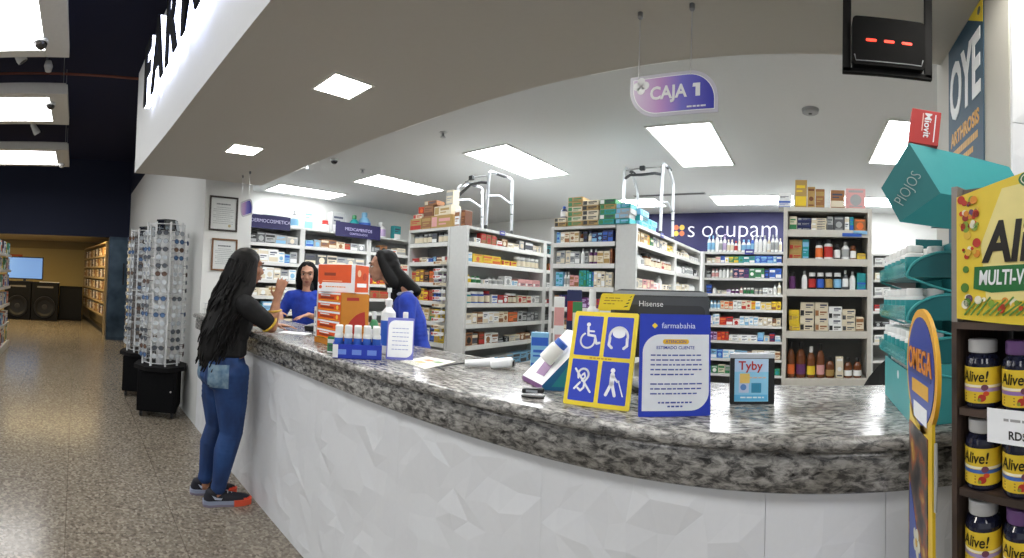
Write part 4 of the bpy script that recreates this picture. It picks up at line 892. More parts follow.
# black chair behind the counter
t = thing('office_chair', 'black curved back chair behind the counter beside teal display', 'chair', (.47, 2.62, 0), R(200))
q = MB(); q.prism(rrect(-.22, .22, -.2, .2, .06), .44, .50, BLACK); q.build('seat', t)
q = MB(); n = 10
for k in range(n):
    a0, a1 = R(-55+110*k/n), R(-55+110*(k+1)/n); f0 = lambda a, z: (.26*math.sin(a), -.02+.24*math.cos(a)-.02, z)
    top = lambda a: 1.08-.22*abs(a/R(55))**2.2
    i, o_ = [f0(a0, .6), f0(a1, .6), f0(a1, top(a1)), f0(a0, top(a0))], None
    out_ = [(x*1.1, y*1.1, z) for x, y, z in i]
    q.add(i+out_, [[0, 1, 2, 3], [7, 6, 5, 4], [3, 2, 6, 7], [0, 4, 5, 1]] + ([[0, 3, 7, 4]] if k == 0 else []) + ([[1, 5, 6, 2]] if k == n-1 else []), BLACK)
q.build('backrest', t)
q = MB(); q.tube([(0, .22, .62), (0, .2, .46), (0, 0, .43)], .018, BLACK, 8); q.build('back_support', t)
q = MB(); q.lathe([(.03, .09), (.03, .25), (.022, .25), (.022, .44)], STEEL, seg=12); q.build('gas_column', t)
for k in range(5):
    a = R(72*k); q = MB(); q.tube([(0, 0, .1), (.26*math.cos(a), .26*math.sin(a), .065)], [.022, .014], BLACK, 8); l = q.build('base_arm', t)
    q = MB(); q.lathe([(.026, -.011), (.028, 0), (.026, .011)], DARK, M=Matrix.Translation((.26*math.cos(a), .26*math.sin(a), .0285)) @ Matrix.Rotation(R(90), 4, 'X'), seg=12); q.build('caster', l)

# ------------------------------------------------------------------ hanging signs and the ticket display
def sign_print():
    m, nt, b_ = nodes_mat('sign_print'); tc = nt.nodes.new('ShaderNodeTexCoord'); sx = nt.nodes.new('ShaderNodeSeparateXYZ'); r_ = ramp(nt, [(0, '#dcd0e4'), (.35, '#c99fd6'), (.6, '#7d7ad2'), (1., '#3a3fae')])
    mr = nt.nodes.new('ShaderNodeMapRange'); mr.inputs['From Min'].default_value = -.14; mr.inputs['From Max'].default_value = .14
    nt.links.new(tc.outputs['Object'], sx.inputs[0]); nt.links.new(sx.outputs[0], mr.inputs[0]); nt.links.new(mr.outputs[0], r_.inputs['Fac']); nt.links.new(r_.outputs['Color'], b_.inputs['Base Color']); b_.inputs['Roughness'].default_value = .18
    return m
SP = sign_print()
def leaf(w, h, r): return [(-w/2, h/2)] + arc(-w/2+r, -h/2+r, r, 180, 270, 10) + [(w/2, -h/2)] + arc(w/2-r, h/2-r, r, 0, 90, 10)
def till_sign(loc, label, words):
    t = thing('till_sign', label, 'sign', loc); F = face_frame((0, 0, 0), (1, 0, 0), (0, 0, 1)); w, h = .285, .135
    q = MB(); q.prism(leaf(w, h, .092), -.003, 0, mat('#c9c9d6', .15), F); q.build('board', t)
    q = MB(); q.prism(leaf(w-.02, h-.02, .084), 0, .0008, WH, F); q.prism(leaf(w-.025, h-.025, .082), .0008, .0014, SP, F); q.build('print_field', t)
    if words:
        q = MB(); q.text('CAJA', .056, F @ Matrix.Translation((-.016, .004, .0014)), WH, .001, bold=.0016, squeeze=.92); q.build('lettering', t)
        q = MB(); q.prism([(.072, -.014), (.086, -.014), (.086, .026), (.064, .026), (.062, .015), (.072, .015)], .0014, .0034, WH, F); q.build('lettering', t)
        q = MB(); wordbar(q, F @ Matrix.Translation((0, 0, .0014)), .045, .105, -.045, .005, WH, 77); q.build('small_print', t)
        q = MB()
        for k in range(4): disc(q, F, -.105+.014*math.cos(R(90*k)), .035+.014*math.sin(R(90*k)), .013, WH, .0014, .0008)
        q.build('logo', t)
    for x in (-.115, .055):
        q = MB(); q.tube([(x, .0, h/2-.012), (x, .0, 2.2485-loc[2])], .0016, mat('#c8cacc', .3, .5), 6); wr = q.build('hanging_wire', t)
        q = MB(); q.lathe([(.004, -.022), (.009, -.016), (.009, 0)], STEEL, c=(x, 0, 2.2495-loc[2]), seg=10); q.build('ceiling_mount', wr)
till_sign((-.411, 1.35, 1.975), 'leaf shaped violet hanging sign reading CAJA 1', True)
till_sign((-3.62, 1.36, 1.955), 'leaf shaped violet hanging sign by the certificates, seen edge on', False)
BLK2 = mat('#040405', .6, spec=.15)
t = thing('queue_display', 'black hanging queue number display with three red dashes', 'display', (.212, 1.2, 1.95))
q = MB()
for x in (-.111, .111): q.bx(x-.011, x+.011, -.006, .006, 0, .2995, BLK2, .002)
q.bx(-.122, .122, -.006, .006, -.004, .012, BLK2, .002); q.build('hanging_frame', t)
q = MB(); q.prism(rrect(-.098, .098, .014, .144, .012), -.012, .02, mat('#030304', .6, spec=.08), face_frame((0, 0, 0), (1, 0, 0), (0, 0, 1))); q.build('casing', t)
F = face_frame((0, -.0201, 0), (1, 0, 0), (0, 0, 1)); led = glow('#e0301c', 1.2)
for x in (-.048, 0, .048): q = MB(); q.prism(rrect(x-.014, x+.014, .077, .084, .003), 0, .001, led, F); q.build('red_dash', t)
q = MB(); q.tube([(-.092, -.021, .04), (-.088, -.021, .024), (.088, -.021, .024), (.092, -.021, .04)], .0016, mat('#8d9094', .3), 6); q.build('bezel', t)
# poster on the pillar (faces -X)
F = face_frame((.499, 1.388, 1.62), (0, -1, 0), (0, 0, 1))
t = thing('wall_poster', 'dark teal poster reading OYE on the side of the beige pillar', 'poster', M=F)
q = MB(); q.prism([(-.165, -.25), (.165, -.25), (.165, .615), (-.165, .615)], 0, .004, mat('#24485e', .6)); q.build('sheet', t)
q = MB(); q.text('OYE', .27, Matrix.Translation((0, .43, .004)), WH, .001, bold=.007, squeeze=.56); q.build('lettering', t)
q = MB(); orn = mat('#c9953a', .5); q.text('ARTHROSIS', .062, Matrix.Translation((0, .275, .004)), orn, .0008, squeeze=.82, bold=.002); q.build('orange_lettering', t)
q = MB(); wordbar(q, Matrix.Translation((0, 0, .004)), -.12, .12, .225, .022, orn, 91); wordbar(q, Matrix.Translation((0, 0, .004)), -.12, .08, .19, .018, orn, 92); q.build('orange_print', t)
q = MB(); q.prism([(.165, .615), (.04, .615), (.165, .54)], .004, .005, YEL); disc(q, I4, .135, .59, .012, mat('#2a4a63', .4), .005); q.build('yellow_corner', t)
q = MB(); q.prism([(-.1, -.2), (.02, -.24), (.05, .14), (-.04, .18)], .004, .0046, mat('#5f7f86', .4)); q.prism([(-.08, .06), (.0, .04), (.03, .14), (-.03, .17)], .0046, .0052, mat('#b7a24a', .4)); q.prism([(.03, -.24)] + arc(.09, -.02, .05, -20, 170, 10) + [(.05, -.2)], .0046, .0056, mat('#b8c6e2', .6))
for k in range(14): disc(q, I4, rng.uniform(-.15, .15), rng.uniform(-.15, .2), rng.uniform(.004, .012), mat('#3f8f9c', .4), .0056)
q.build('picture', t)

# ------------------------------------------------------------------ teal tiered counter display (front faces -X)
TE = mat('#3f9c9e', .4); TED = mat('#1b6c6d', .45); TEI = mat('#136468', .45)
t = thing('tiered_display', 'large teal tiered counter display full of white capped bottles', 'display stand', (.27, 1.135, CT))
LY, LXX = .40, .20
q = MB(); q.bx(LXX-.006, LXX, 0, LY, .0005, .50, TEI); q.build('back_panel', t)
for y in (0, LY-.004):
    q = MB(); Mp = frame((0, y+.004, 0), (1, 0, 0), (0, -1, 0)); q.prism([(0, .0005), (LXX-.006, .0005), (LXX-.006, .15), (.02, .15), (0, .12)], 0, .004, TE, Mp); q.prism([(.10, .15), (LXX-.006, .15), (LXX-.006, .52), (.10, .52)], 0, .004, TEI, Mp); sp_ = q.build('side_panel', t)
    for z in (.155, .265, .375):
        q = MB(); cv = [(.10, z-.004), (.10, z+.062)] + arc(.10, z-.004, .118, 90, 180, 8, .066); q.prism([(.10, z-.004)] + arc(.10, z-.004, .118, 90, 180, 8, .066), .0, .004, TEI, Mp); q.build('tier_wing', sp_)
        q = MB(); q.tube([Mp @ Vector((x, zz, .003)) for x, zz in arc(.10, z-.004, .118, 90, 180, 10, .066)] + [Mp @ Vector((LXX-.02, z-.07, .003))][:0], .004, TE, 6); q.tube([Mp @ Vector((x, zz, .004)) for x, zz in [(-.018, z-.004), (.06, z-.03), (LXX-.01, z-.06)]], .0035, TE, 6); q.build('tier_edge', sp_)
tray_rows = []
for k, z in enumerate((.02, .155, .265, .375)):
    x0 = -.0 if k == 0 else -.02; q = MB(); q.bx(x0, .12, .005, LY-.005, z-.003, z, TED if k == 0 else TE)
    q.build('tier_floor', t)
    q = MB(); fh = .108 if k == 0 else .034; q.bx(x0-.003, x0, .0, LY, z-.003 if k else .001, z+fh, TE if k == 0 else clear('#4fb0b0', .55)); q.build('tier_front', t)
    tray_rows.append((x0, z))
q = MB(); disc(q, face_frame((-.0032, .18, .1), (0, -1, 0), (0, 0, 1)), 0, 0, .012, WH); q.build('round_logo', t)
for k, (x0, z) in enumerate(tray_rows):
    for j in range(6):
        for i in range(2):
            c = ('W', 'W', 'T') if k != 0 else ('B', 'W', 'B')
            o = bpy.data.objects.new('capped_bottle', bottle(*c, .0265, (.127 if k == 0 else .078), 'j')); COL.objects.link(o)
            place(o, (.27+x0+.031+.056*i, 1.135+.038-.0265+.063*j, CT+z+.0005), 0, 'white capped bottle on teal display, %s tier, %s row, %s from near end' % (('bottom', 'second', 'third', 'top')[k], ('front', 'rear')[i], ORD[j]), 'bottle', 'white capped bottles on the teal display')
# tilted header box with its word
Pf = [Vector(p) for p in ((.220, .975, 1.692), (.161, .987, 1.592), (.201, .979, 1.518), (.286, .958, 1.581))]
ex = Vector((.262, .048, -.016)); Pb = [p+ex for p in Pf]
b = MB(); b.add(Pf, [[0, 1, 2, 3]], TED); b.add(Pb, [[3, 2, 1, 0]], TED); b.add([Pf[0], Pf[3], Pb[3], Pb[0]], [[0, 1, 2, 3]], TE); b.add([Pf[1], Pf[0], Pb[0], Pb[1]], [[0, 1, 2, 3]], TE); b.add([Pf[2], Pf[1], Pb[1], Pb[2]], [[0, 1, 2, 3]], TE); b.add([Pf[3], Pf[2], Pb[2], Pb[3]], [[0, 1, 2, 3]], TE)  # darker teal on the lettered face has its shade put into the colour
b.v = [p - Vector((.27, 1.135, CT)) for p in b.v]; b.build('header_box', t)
b = MB(); dr = (Pf[3]-Pf[2]).normalized(); rt = (Pf[0]-Pf[1]).normalized(); ct = sum(Pf, Vector())/4 - Vector((.27, 1.135, CT)); nn = (Pf[1]-Pf[0]).cross(Pf[3]-Pf[0]).normalized()
if nn.y > 0: nn = -nn
up_ = nn.cross(rt); Mh = face_frame(ct + nn*.001, rt, up_); b.text('PIOJOS', .036, Mh @ Matrix.Translation((-.004, -.004, 0)), mat('#9fb4b0', .4), .0006, squeeze=.72, bold=-.0006); b.build('header_lettering', t)
b = MB(); b.bx(.05, .19, -.06, .02, .50, .53, TED); b.build('header_post', t)
# red carton on the header
Fm = face_frame((.254, .981, 1.6935), (.94, -.10, -.10), (.13, .0, 1)); t = thing('red_carton', 'small red carton tilted on top of the teal header', 'box', M=Fm)
q = MB(); q.bx(-.033, .033, .0, .078, -.032, 0, mat('#b3221d', .4), .001); q.build('carton_body', t)
q = MB(); Mv = Matrix.Rotation(R(-90), 4, 'Z'); q.text('Miovit', .022, Matrix.Translation((.004, .044, .0002)) @ Mv, WH, .0004, bold=.0003); q.rect(I4, .020, .0225, .008, .070, WH); q.rect(I4, -.008, -.0055, .03, .07, mat('#e8b7a8', .4)); q.build('print', t)

# ------------------------------------------------------------------ vitamin floor stand with bottles (front faces the camera's side)
A0 = Vector((.247, .760, 0)); dv = Vector((.62, -.785, 0)).normalized(); nv = Vector((dv.y, -dv.x, 0))   # along front / outward
if nv.y > 0: nv = -nv
FM = face_frame(A0, dv, (0, 0, 1)); t = thing('vitamin_stand', 'dark wood floor stand with yellow vitamin header and bottles', 'display stand', M=FM)
WD = wood_mat('dark_wood', '#2b211b', '#4a3a30'); SWd = .34; DP = .22
for x in (0, SWd-.010): q = MB(); q.bx(x, x+.010, 0, 1.30, -DP, 0, WD); q.build('side_panel', t)
q = MB(); q.bx(.014, SWd-.014, 0.0, 1.30, -DP, -DP+.01, mat('#171413', .6)); q.build('back_panel', t)
BZ = [.64, .77, .90, 1.035, 1.168]
for z in [.05, .2, .35, .5] + BZ: q = MB(); q.bx(.014, SWd-.014, z-.012, z, -DP+.01, -.002, WD); q.build('shelf', t)
q = MB(); q.bx(0, SWd, 1.30, 1.312, -DP, 0, WD); q.build('top_board', t)
q = MB(); q.bx(0, .012, 1.312, 1.545, -.03, 0, mat('#8a8580', .5)); q.bx(.016, SWd, 1.312, 1.54, -.03, -.012, mat('#5d5752', .5)); q.build('header_frame', t)
q = MB(); bow = [(.012+.36*k/12, 1.318-.010*math.sin(math.pi*k/12)) for k in range(13)]; q.prism(bow + [(.37, 1.60), (.012, 1.525)], -.010, .002, mat('#e3c73a', .4)); hd = q.build('header_card', t)
q = MB(); q.prism([(.07, 1.35), (.36, 1.34), (.36, 1.56), (.10, 1.53), (.06, 1.44)], .002, .0026, mat('#e8d98e', .4)); q.build('pale_field', hd)
q = MB(); q.text('Alive!', .092, Matrix.Translation((.066, 1.440, .0028)), mat('#17120d', .35), .001, 'LEFT', squeeze=.78, shear=.18, bold=.0025); q.build('lettering', hd)
q = MB(); q.prism([(.046, 1.368), (.048, 1.404), (.20, 1.406), (.37, 1.412), (.37, 1.374), (.20, 1.366), (.08, 1.361)], .0028, .0034, mat('#1f6a34', .4)); q.text('MULTI-VITAMIN', .034, Matrix.Translation((.056, 1.3845, .0034)), WH, .0005, 'LEFT', squeeze=.64, shear=.12, bold=.0006); q.build('green_ribbon', hd)
q = MB(); q.prism(arc(.165, 1.540, .035, 0, 360, 20, .016)[:-1], .0028, .0036, mat('#2f7040', .4)); q.prism(arc(.165, 1.540, .031, 0, 360, 20, .013)[:-1], .0036, .004, mat('#e8e6d0', .4)); q.prism(arc(.165, 1.540, .029, 0, 360, 20, .011)[:-1], .004, .0044, mat('#2f7040', .4)); q.text("Nature's", .010, Matrix.Translation((.165, 1.543, .0044)), WH, .0003); q.text('Way', .010, Matrix.Translation((.165, 1.534, .0044)), WH, .0003); q.build('oval_logo', hd)
rr_ = random.Random(3); fruits = ['#b3301f', '#c9461f', '#8f2a1c', '#d98a2a', '#7d9a2e', '#4f7d2a', '#e8e2c8', '#6a4a72', '#d9b23a']
for k in range(96):
    q = MB() if k == 0 else q
    if k < 34: x, y = .026+rr_.uniform(0, .03), 1.335+rr_.uniform(0, .16)
    elif k < 76: x, y = .03+rr_.uniform(0, .30), 1.335+rr_.uniform(-.004, .032)
    else: x, y = .02+rr_.uniform(.0, .035), 1.47+rr_.uniform(0, .05)
    if x > .038 and 1.352 < y < 1.42: continue
    disc(q, I4, x, y, rr_.uniform(.0025, .008), mat(fruits[k % 9], .45), .0036+.0002*(k % 5), .0008)
q.build('fruit_picture', hd); q = MB()
for k in range(10): stroke(q, I4, [(.03+.012*k, 1.325), (.05+.014*k, 1.345+.004*(k % 3))], .003, mat('#5b8a35', .5), .0046)
q.build('leaf_picture', hd)
def vit(k, i, cap, lab2):
    x = .0425 + .072*i; z = BZ[k]
    M = FM @ Matrix.Translation((x, z+.0005, -.0335)) @ Matrix.Rotation(R(-90), 4, 'X')
    tb = thing('vitamin_bottle', 'dark vitamin bottle with yellow label and %s cap, %s shelf of wood stand, %s along' % (cap[1], ('lowest', 'fourth', 'third', 'second', 'topmost')[k], ORD[i]), 'bottle', None, M=M, group='bottles on the vitamin stand')
    gl = mat('#15182a', .12); r = .031
    q = MB(); q.lathe([(r*.9, 0), (r, .005), (r, .075), (r*.93, .083), (r*.72, .090), (r*.72, .094)], gl, seg=24); q.build('glass_body', tb)
    q = MB(); q.lathe([(r*.80, .092), (r*.82, .094), (r*.82, .112), (r*.76, .114)], mat(cap[0], .4), seg=24); q.build('cap', tb)
    q = MB(); q.lathe([(r*1.01, .010), (r*1.015, .011), (r*1.015, .068), (r*1.01, .069)], mat('#d9b92c', .4), seg=24, cap=False); lb = q.build('label', tb)
    Fl = face_frame((0, -r*1.018, 0), (1, 0, 0), (0, 0, 1))
    q = MB(); q.lathe([(r*1.022, .029), (r*1.022, .035)], mat(lab2, .4), seg=24, cap=False); q.lathe([(r*1.0215, .036), (r*1.0215, .040)], mat('#e6e0c8', .4), seg=24, cap=False); q.build('label_band', lb)
    q = MB(); q.text('Alive!', .025, Fl @ Matrix.Translation((0, .053, .0)), mat('#17120d', .4), .0008, squeeze=.8, shear=.15, bold=.0004)
    for v in q.v: v.y = -math.sqrt(max(0, (r*1.022)**2 - v.x*v.x)) - .0006
    q.build('lettering', lb)
    q = MB()
    for m_, x_, y_, rad in (('#a82a1c', .014, .019, .006), ('#c9461f', .020, .026, .004), ('#7d9a2e', .010, .016, .003), ('#6a3a50', .018, .036, .005)): disc(q, Fl, x_, y_, rad, mat(m_, .4), 0)
    for yy in (.014, .019, .0235): q.rect(Fl, -.018, .004, yy, yy+.0018, mat('#8a6a1c', .4), 0)
    for v in q.v: v.y = -math.sqrt(max(0, (r*1.024)**2 - v.x*v.x)) - .0006*(v.y < -r*1.02)
    q.build('label_picture', lb)
GC, PC = ('#a9a9a8', 'grey'), ('#5a3a6a', 'purple')
for k, row in enumerate((((GC, '#b04a8a'), (PC, '#6a3a7a'), (PC, '#6a3a7a')), ((GC, '#c04a9a'), (PC, '#8a4aa0'), (GC, '#8a4aa0')), ((GC, '#9a8ab8'), (PC, '#7a5a9a'), (PC, '#7a5a9a')), ((GC, '#3a62a8'), (GC, '#3a62a8'), (GC, '#3a62a8')), ((GC, '#a48ab8'), (PC, '#8a6aa8'), (PC, '#8a6aa8')))):
    for i, (cap, l2) in enumerate(row): vit(k, i, cap, l2)
q = MB(); q.prism([(0, -.036), (.10, -.036), (.10, .018), (0, .018)], 0, .0012, WH); q.text('RD$', .018, Matrix.Translation((.055, -.022, .0012)), mat('#222222', .5), .0003, bold=.0004); wordbar(q, Matrix.Translation((0, 0, .0012)), .03, .085, .002, .004, mat('#9a9a9a', .5), 8)
o = q.build('price_card'); o.matrix_world = FM @ Matrix.Translation((.072, 1.158, .004)); prop(o, 'white price card on a shelf edge of the wood vitamin stand', 'tag')

# yellow standee with round blue sign, seen almost edge on (faces -X)
F = face_frame((.228, .895, .004), (.0, -1, 0), (0, 0, 1)); t = thing('floor_standee', 'yellow edged floor standee with round blue topper between counter and vitamin stand', 'sign', M=F)
q = MB(); pb = [(-.10, 0), (.10, 0), (.085, .55), (.075, 1.12), (-.105, 1.12), (-.115, .9)]; q.prism(pb, -.007, -.001, mat('#e0bb25', .4)); q.build('board', t)
q = MB(); q.prism([(-.112, .36), (.060, .36), (.050, .72), (.048, 1.085), (-.104, 1.085)], -.001, .0006, mottle_mat('standee_picture', [(.35, '#2b2a2c'), (.5, '#5c5048'), (.58, '#8d4a30'), (.7, '#c4a04a')], 18, 4, .45)); q.build('picture', t)
q = MB(); q.prism([(-.095, .30), (.082, .30), (.055, .80), (-.03, .88), (-.095, .96)], .0006, .0014, mat('#3e56a8', .4))
for k in range(5): disc(q, I4, -.03+.018*math.cos(R(72*k)), .86+.018*math.sin(R(72*k)), .011, mat('#d8d6c2', .4), .0014)
disc(q, I4, -.03, .86, .008, mat('#d9b23a', .4), .0022); q.build('blue_footer', t)
q = MB(); q.prism(arc(-.012, 1.205, .122, 0, 360, 32)[:-1], -.009, -.001, mat('#e0a81e', .4)); q.build('topper', t)
q = MB(); q.prism(arc(-.012, 1.205, .106, 0, 360, 32)[:-1], -.001, .0006, mat('#1c3a9c', .35)); q.prism(rrect(-.10, .075, 1.192, 1.248, .004), .0006, .0012, mat('#182f80', .35)); q.text('OMEGA', .062, Matrix.Translation((-.012, 1.222, .0012)), mat('#e08a1e', .4), .0008, squeeze=.85, bold=.0012); q.rect(I4, -.075, .055, 1.155, 1.182, mat('#d9a41e', .4), .0006); q.rect(I4, -.06, .045, 1.105, 1.138, WH, .0006); q.build('topper_print', t)
q = MB(); q.tube([(.088, .97, -.004), (.092, 1.03, -.004), (.090, 1.09, -.004)], [.003, .004, .003], mat('#a9a9a4', .5), 8); q.build('white_strip', t)

# ------------------------------------------------------------------ certificates
def cert(y0, y1, z0, z1, fc, label, seed):
    F = face_frame((-4.0985, (y0+y1)/2, (z0+z1)/2), (0, 1, 0), (0, 0, 1)); t = thing('certificate', label, 'picture', M=F); w, h = (y1-y0)/2, (z1-z0)/2; fm = mat(fc, .4); bw = .016
    q = MB()
    for a, c, e, g in ((-w, w, h-bw, h), (-w, w, -h, -h+bw), (-w, -w+bw, -h+bw, h-bw), (w-bw, w, -h+bw, h-bw)): q.bx(a, c, e, g, 0, .016, fm, .002)
    q.build('frame', t); q = MB(); q.bx(-w+bw, w-bw, -h+bw, h-bw, 0, .004, mat('#c8cbc9', .4)); s = q.build('sheet', t)
    q = MB(); M = Matrix.Translation((0, 0, .004)); ink = mat('#8b8f92', .5)
    wordbar(q, M, -w*.5, w*.5, h*.55, .012, mat('#4d5157', .5), seed)
    for k in range(9): wordbar(q, M, -w*(.7 if k % 3 else .5), w*(.7 if k % 3 else .5), h*(.36-.115*k), .005, ink, seed+k+1)
    q.build('print', s); q = MB(); disc(q, M, w*.45, -h*.68, .014, mat('#a89a72', .5)); q.build('seal', s)
cert(1.178, 1.455, 1.80, 2.12, '#2c221e', 'dark framed certificate, upper one on the white wall end', 200)
cert(1.215, 1.465, 1.432, 1.73, '#6a4522', 'brown framed certificate, lower one on the white wall end', 230)
# small wire basket on the wall corner
t = thing('wire_basket', 'small wire leaflet basket on the wall end beside the customer', 'basket', (-4.1, 1.24, 1.03)); q = MB()
for z in (0, .05, .10): q.tube([(.003, -.08, z), (.07, -.08, z), (.07, .08, z), (.003, .08, z)], .0025, STEEL, 6)
for y in (-.08, -.04, 0, .04, .08): q.tube([(.003, y, 0), (.07, y, 0), (.07, y, .10)], .002, STEEL, 6)
q.build('wire_frame', t)

# ------------------------------------------------------------------ ceiling bits
def dome(loc, label, c='#1c1d20', r=.05):
    t = thing('dome_camera', label, 'camera', loc); q = MB(); q.lathe([(r*1.1, -.03), (r*1.15, -.02), (r*1.1, -.0005)], mat('#c9cac8', .4), seg=18); q.build('base', t)
    q = MB(); q.lathe([(.002, -.03-r*.8), (r*.5, -.03-r*.7), (r*.85, -.03-r*.4), (r*.98, -.03)], mat(c, .12), seg=18); q.build('dome', t)
def sprinkler(loc, label, cat='sprinkler'):
    t = thing('ceiling_sprinkler', label, cat, loc); q = MB(); q.lathe([(.035, -.006), (.035, -.0005)], mat('#a8aaaa', .4), seg=16); q.build('rosette', t)
    q = MB(); q.lathe([(.012, -.035), (.012, -.006)], STEEL, seg=10); q.lathe([(.026, -.05), (.026, -.046)], STEEL, seg=14); q.tube([(.012, 0, -.03), (.016, 0, -.047)], .003, STEEL, 6); q.tube([(-.012, 0, -.03), (-.016, 0, -.047)], .003, STEEL, 6); q.build('nozzle', t)
def on_ceiling(px, py): pass
dome((-4.72, 2.86, CE), 'small black dome camera on pharmacy ceiling near the wall shelving', r=.045)
sprinkler((-.36, 2.62, CE), 'metal sprinkler on pharmacy ceiling behind the CAJA sign'); sprinkler((-3.15, 3.1, CE), 'metal sprinkler on pharmacy ceiling between the two lengthwise lights')
sprinkler((-5.2, 2.76, CE), 'metal sprinkler on pharmacy ceiling beside the black dome camera'); sprinkler((-4.9, 3.4, CE), 'metal sprinkler on pharmacy ceiling near the blue banners')
t = thing('smoke_detector', 'flat round smoke detector on pharmacy ceiling before the cabinet', 'smoke detector', (.02, 3.62, CE)); q = MB(); q.lathe([(.05, -.035), (.065, -.028), (.07, -.0005)], mat('#8d8f90', .5), seg=20); q.build('housing', t); q = MB(); q.lathe([(.015, -.038), (.015, -.035)], DARK, seg=10); q.build('sensor', t)
t = thing('air_slot', 'long dark linear air slot in pharmacy ceiling before the banner', 'vent', (-2.0, 6.5, CE)); q = MB(); q.bx(-.55, .55, -.05, .05, -.006, -.0005, mat('#8a8c8c', .5)); q.build('frame', t)
q = MB(); q.bx(-.53, .53, -.032, -.006, -.008, -.006, DARK); q.bx(-.53, .53, .006, .032, -.008, -.006, DARK); q.build('slots', t)

# ------------------------------------------------------------------ the store hall on the left
dome((-3.72, -.36, 3.2), 'dome camera under the first, biggest hanging light box', '#2a2724', .055); dome((-5.1, -.36, 3.2), 'dome camera under the second hanging light box', '#2a2724', .05); dome((-7.92, -.33, 3.2), 'dome camera under the third, thinnest looking hanging light box', '#b9b6b0', .05)
q = MB(); q.tube([(-5.05, -2.5, 3.5), (-5.05, 1.17, 3.5)], .014, mat('#7a3f2c', .5), 8); q.bx(-5.065, -5.035, -2.0, -1.97, 3.5, 3.85, GREY); o = q.build('ceiling_conduit'); prop(o, 'thin reddish conduit crossing the dark store ceiling', 'pipe')
def spot(loc, rz, label, stem):
    t = thing('spotlight', label, 'spotlight', loc, rz); q = MB(); q.tube([(0, 0, 0), (0, 0, -stem)], .008, WHITE, 8); q.build('stem', t)
    q = MB(); M = Matrix.Translation((0, 0, -stem)) @ Matrix.Rotation(R(35), 4, 'X'); q.lathe([(.05, -.15), (.055, -.12), (.035, 0), (.02, .02)], WHITE, M=M, seg=14); q.build('head', t)
    q = MB(); q.lathe([(.042, -.151), (.042, -.145)], mat('#5a5a58', .3), M=M, seg=14); q.build('lens', t)
spot((-4.45, -.68, 3.85), R(20), 'white spotlight on the dark ceiling between first and second light boxes', .36); spot((-6.7, -.72, 3.85), R(30), 'white spotlight on the dark ceiling between second and third light boxes', .38)
t = thing('track_fitting', 'small grey bracket lamp hanging over the middle light box', 'spotlight', (-4.66, -.38, 3.85)); q = MB(); q.tube([(0, 0, 0), (0, 0, -.30), (.03, 0, -.42), (.08, .02, -.46)], .012, STEEL, 8); q.build('arm', t); q = MB(); q.lathe([(.03, -.05), (.045, 0), (.03, .05)], mat('#c9c9c6', .4), c=(.08, .02, -.48), seg=14); q.build('head', t)
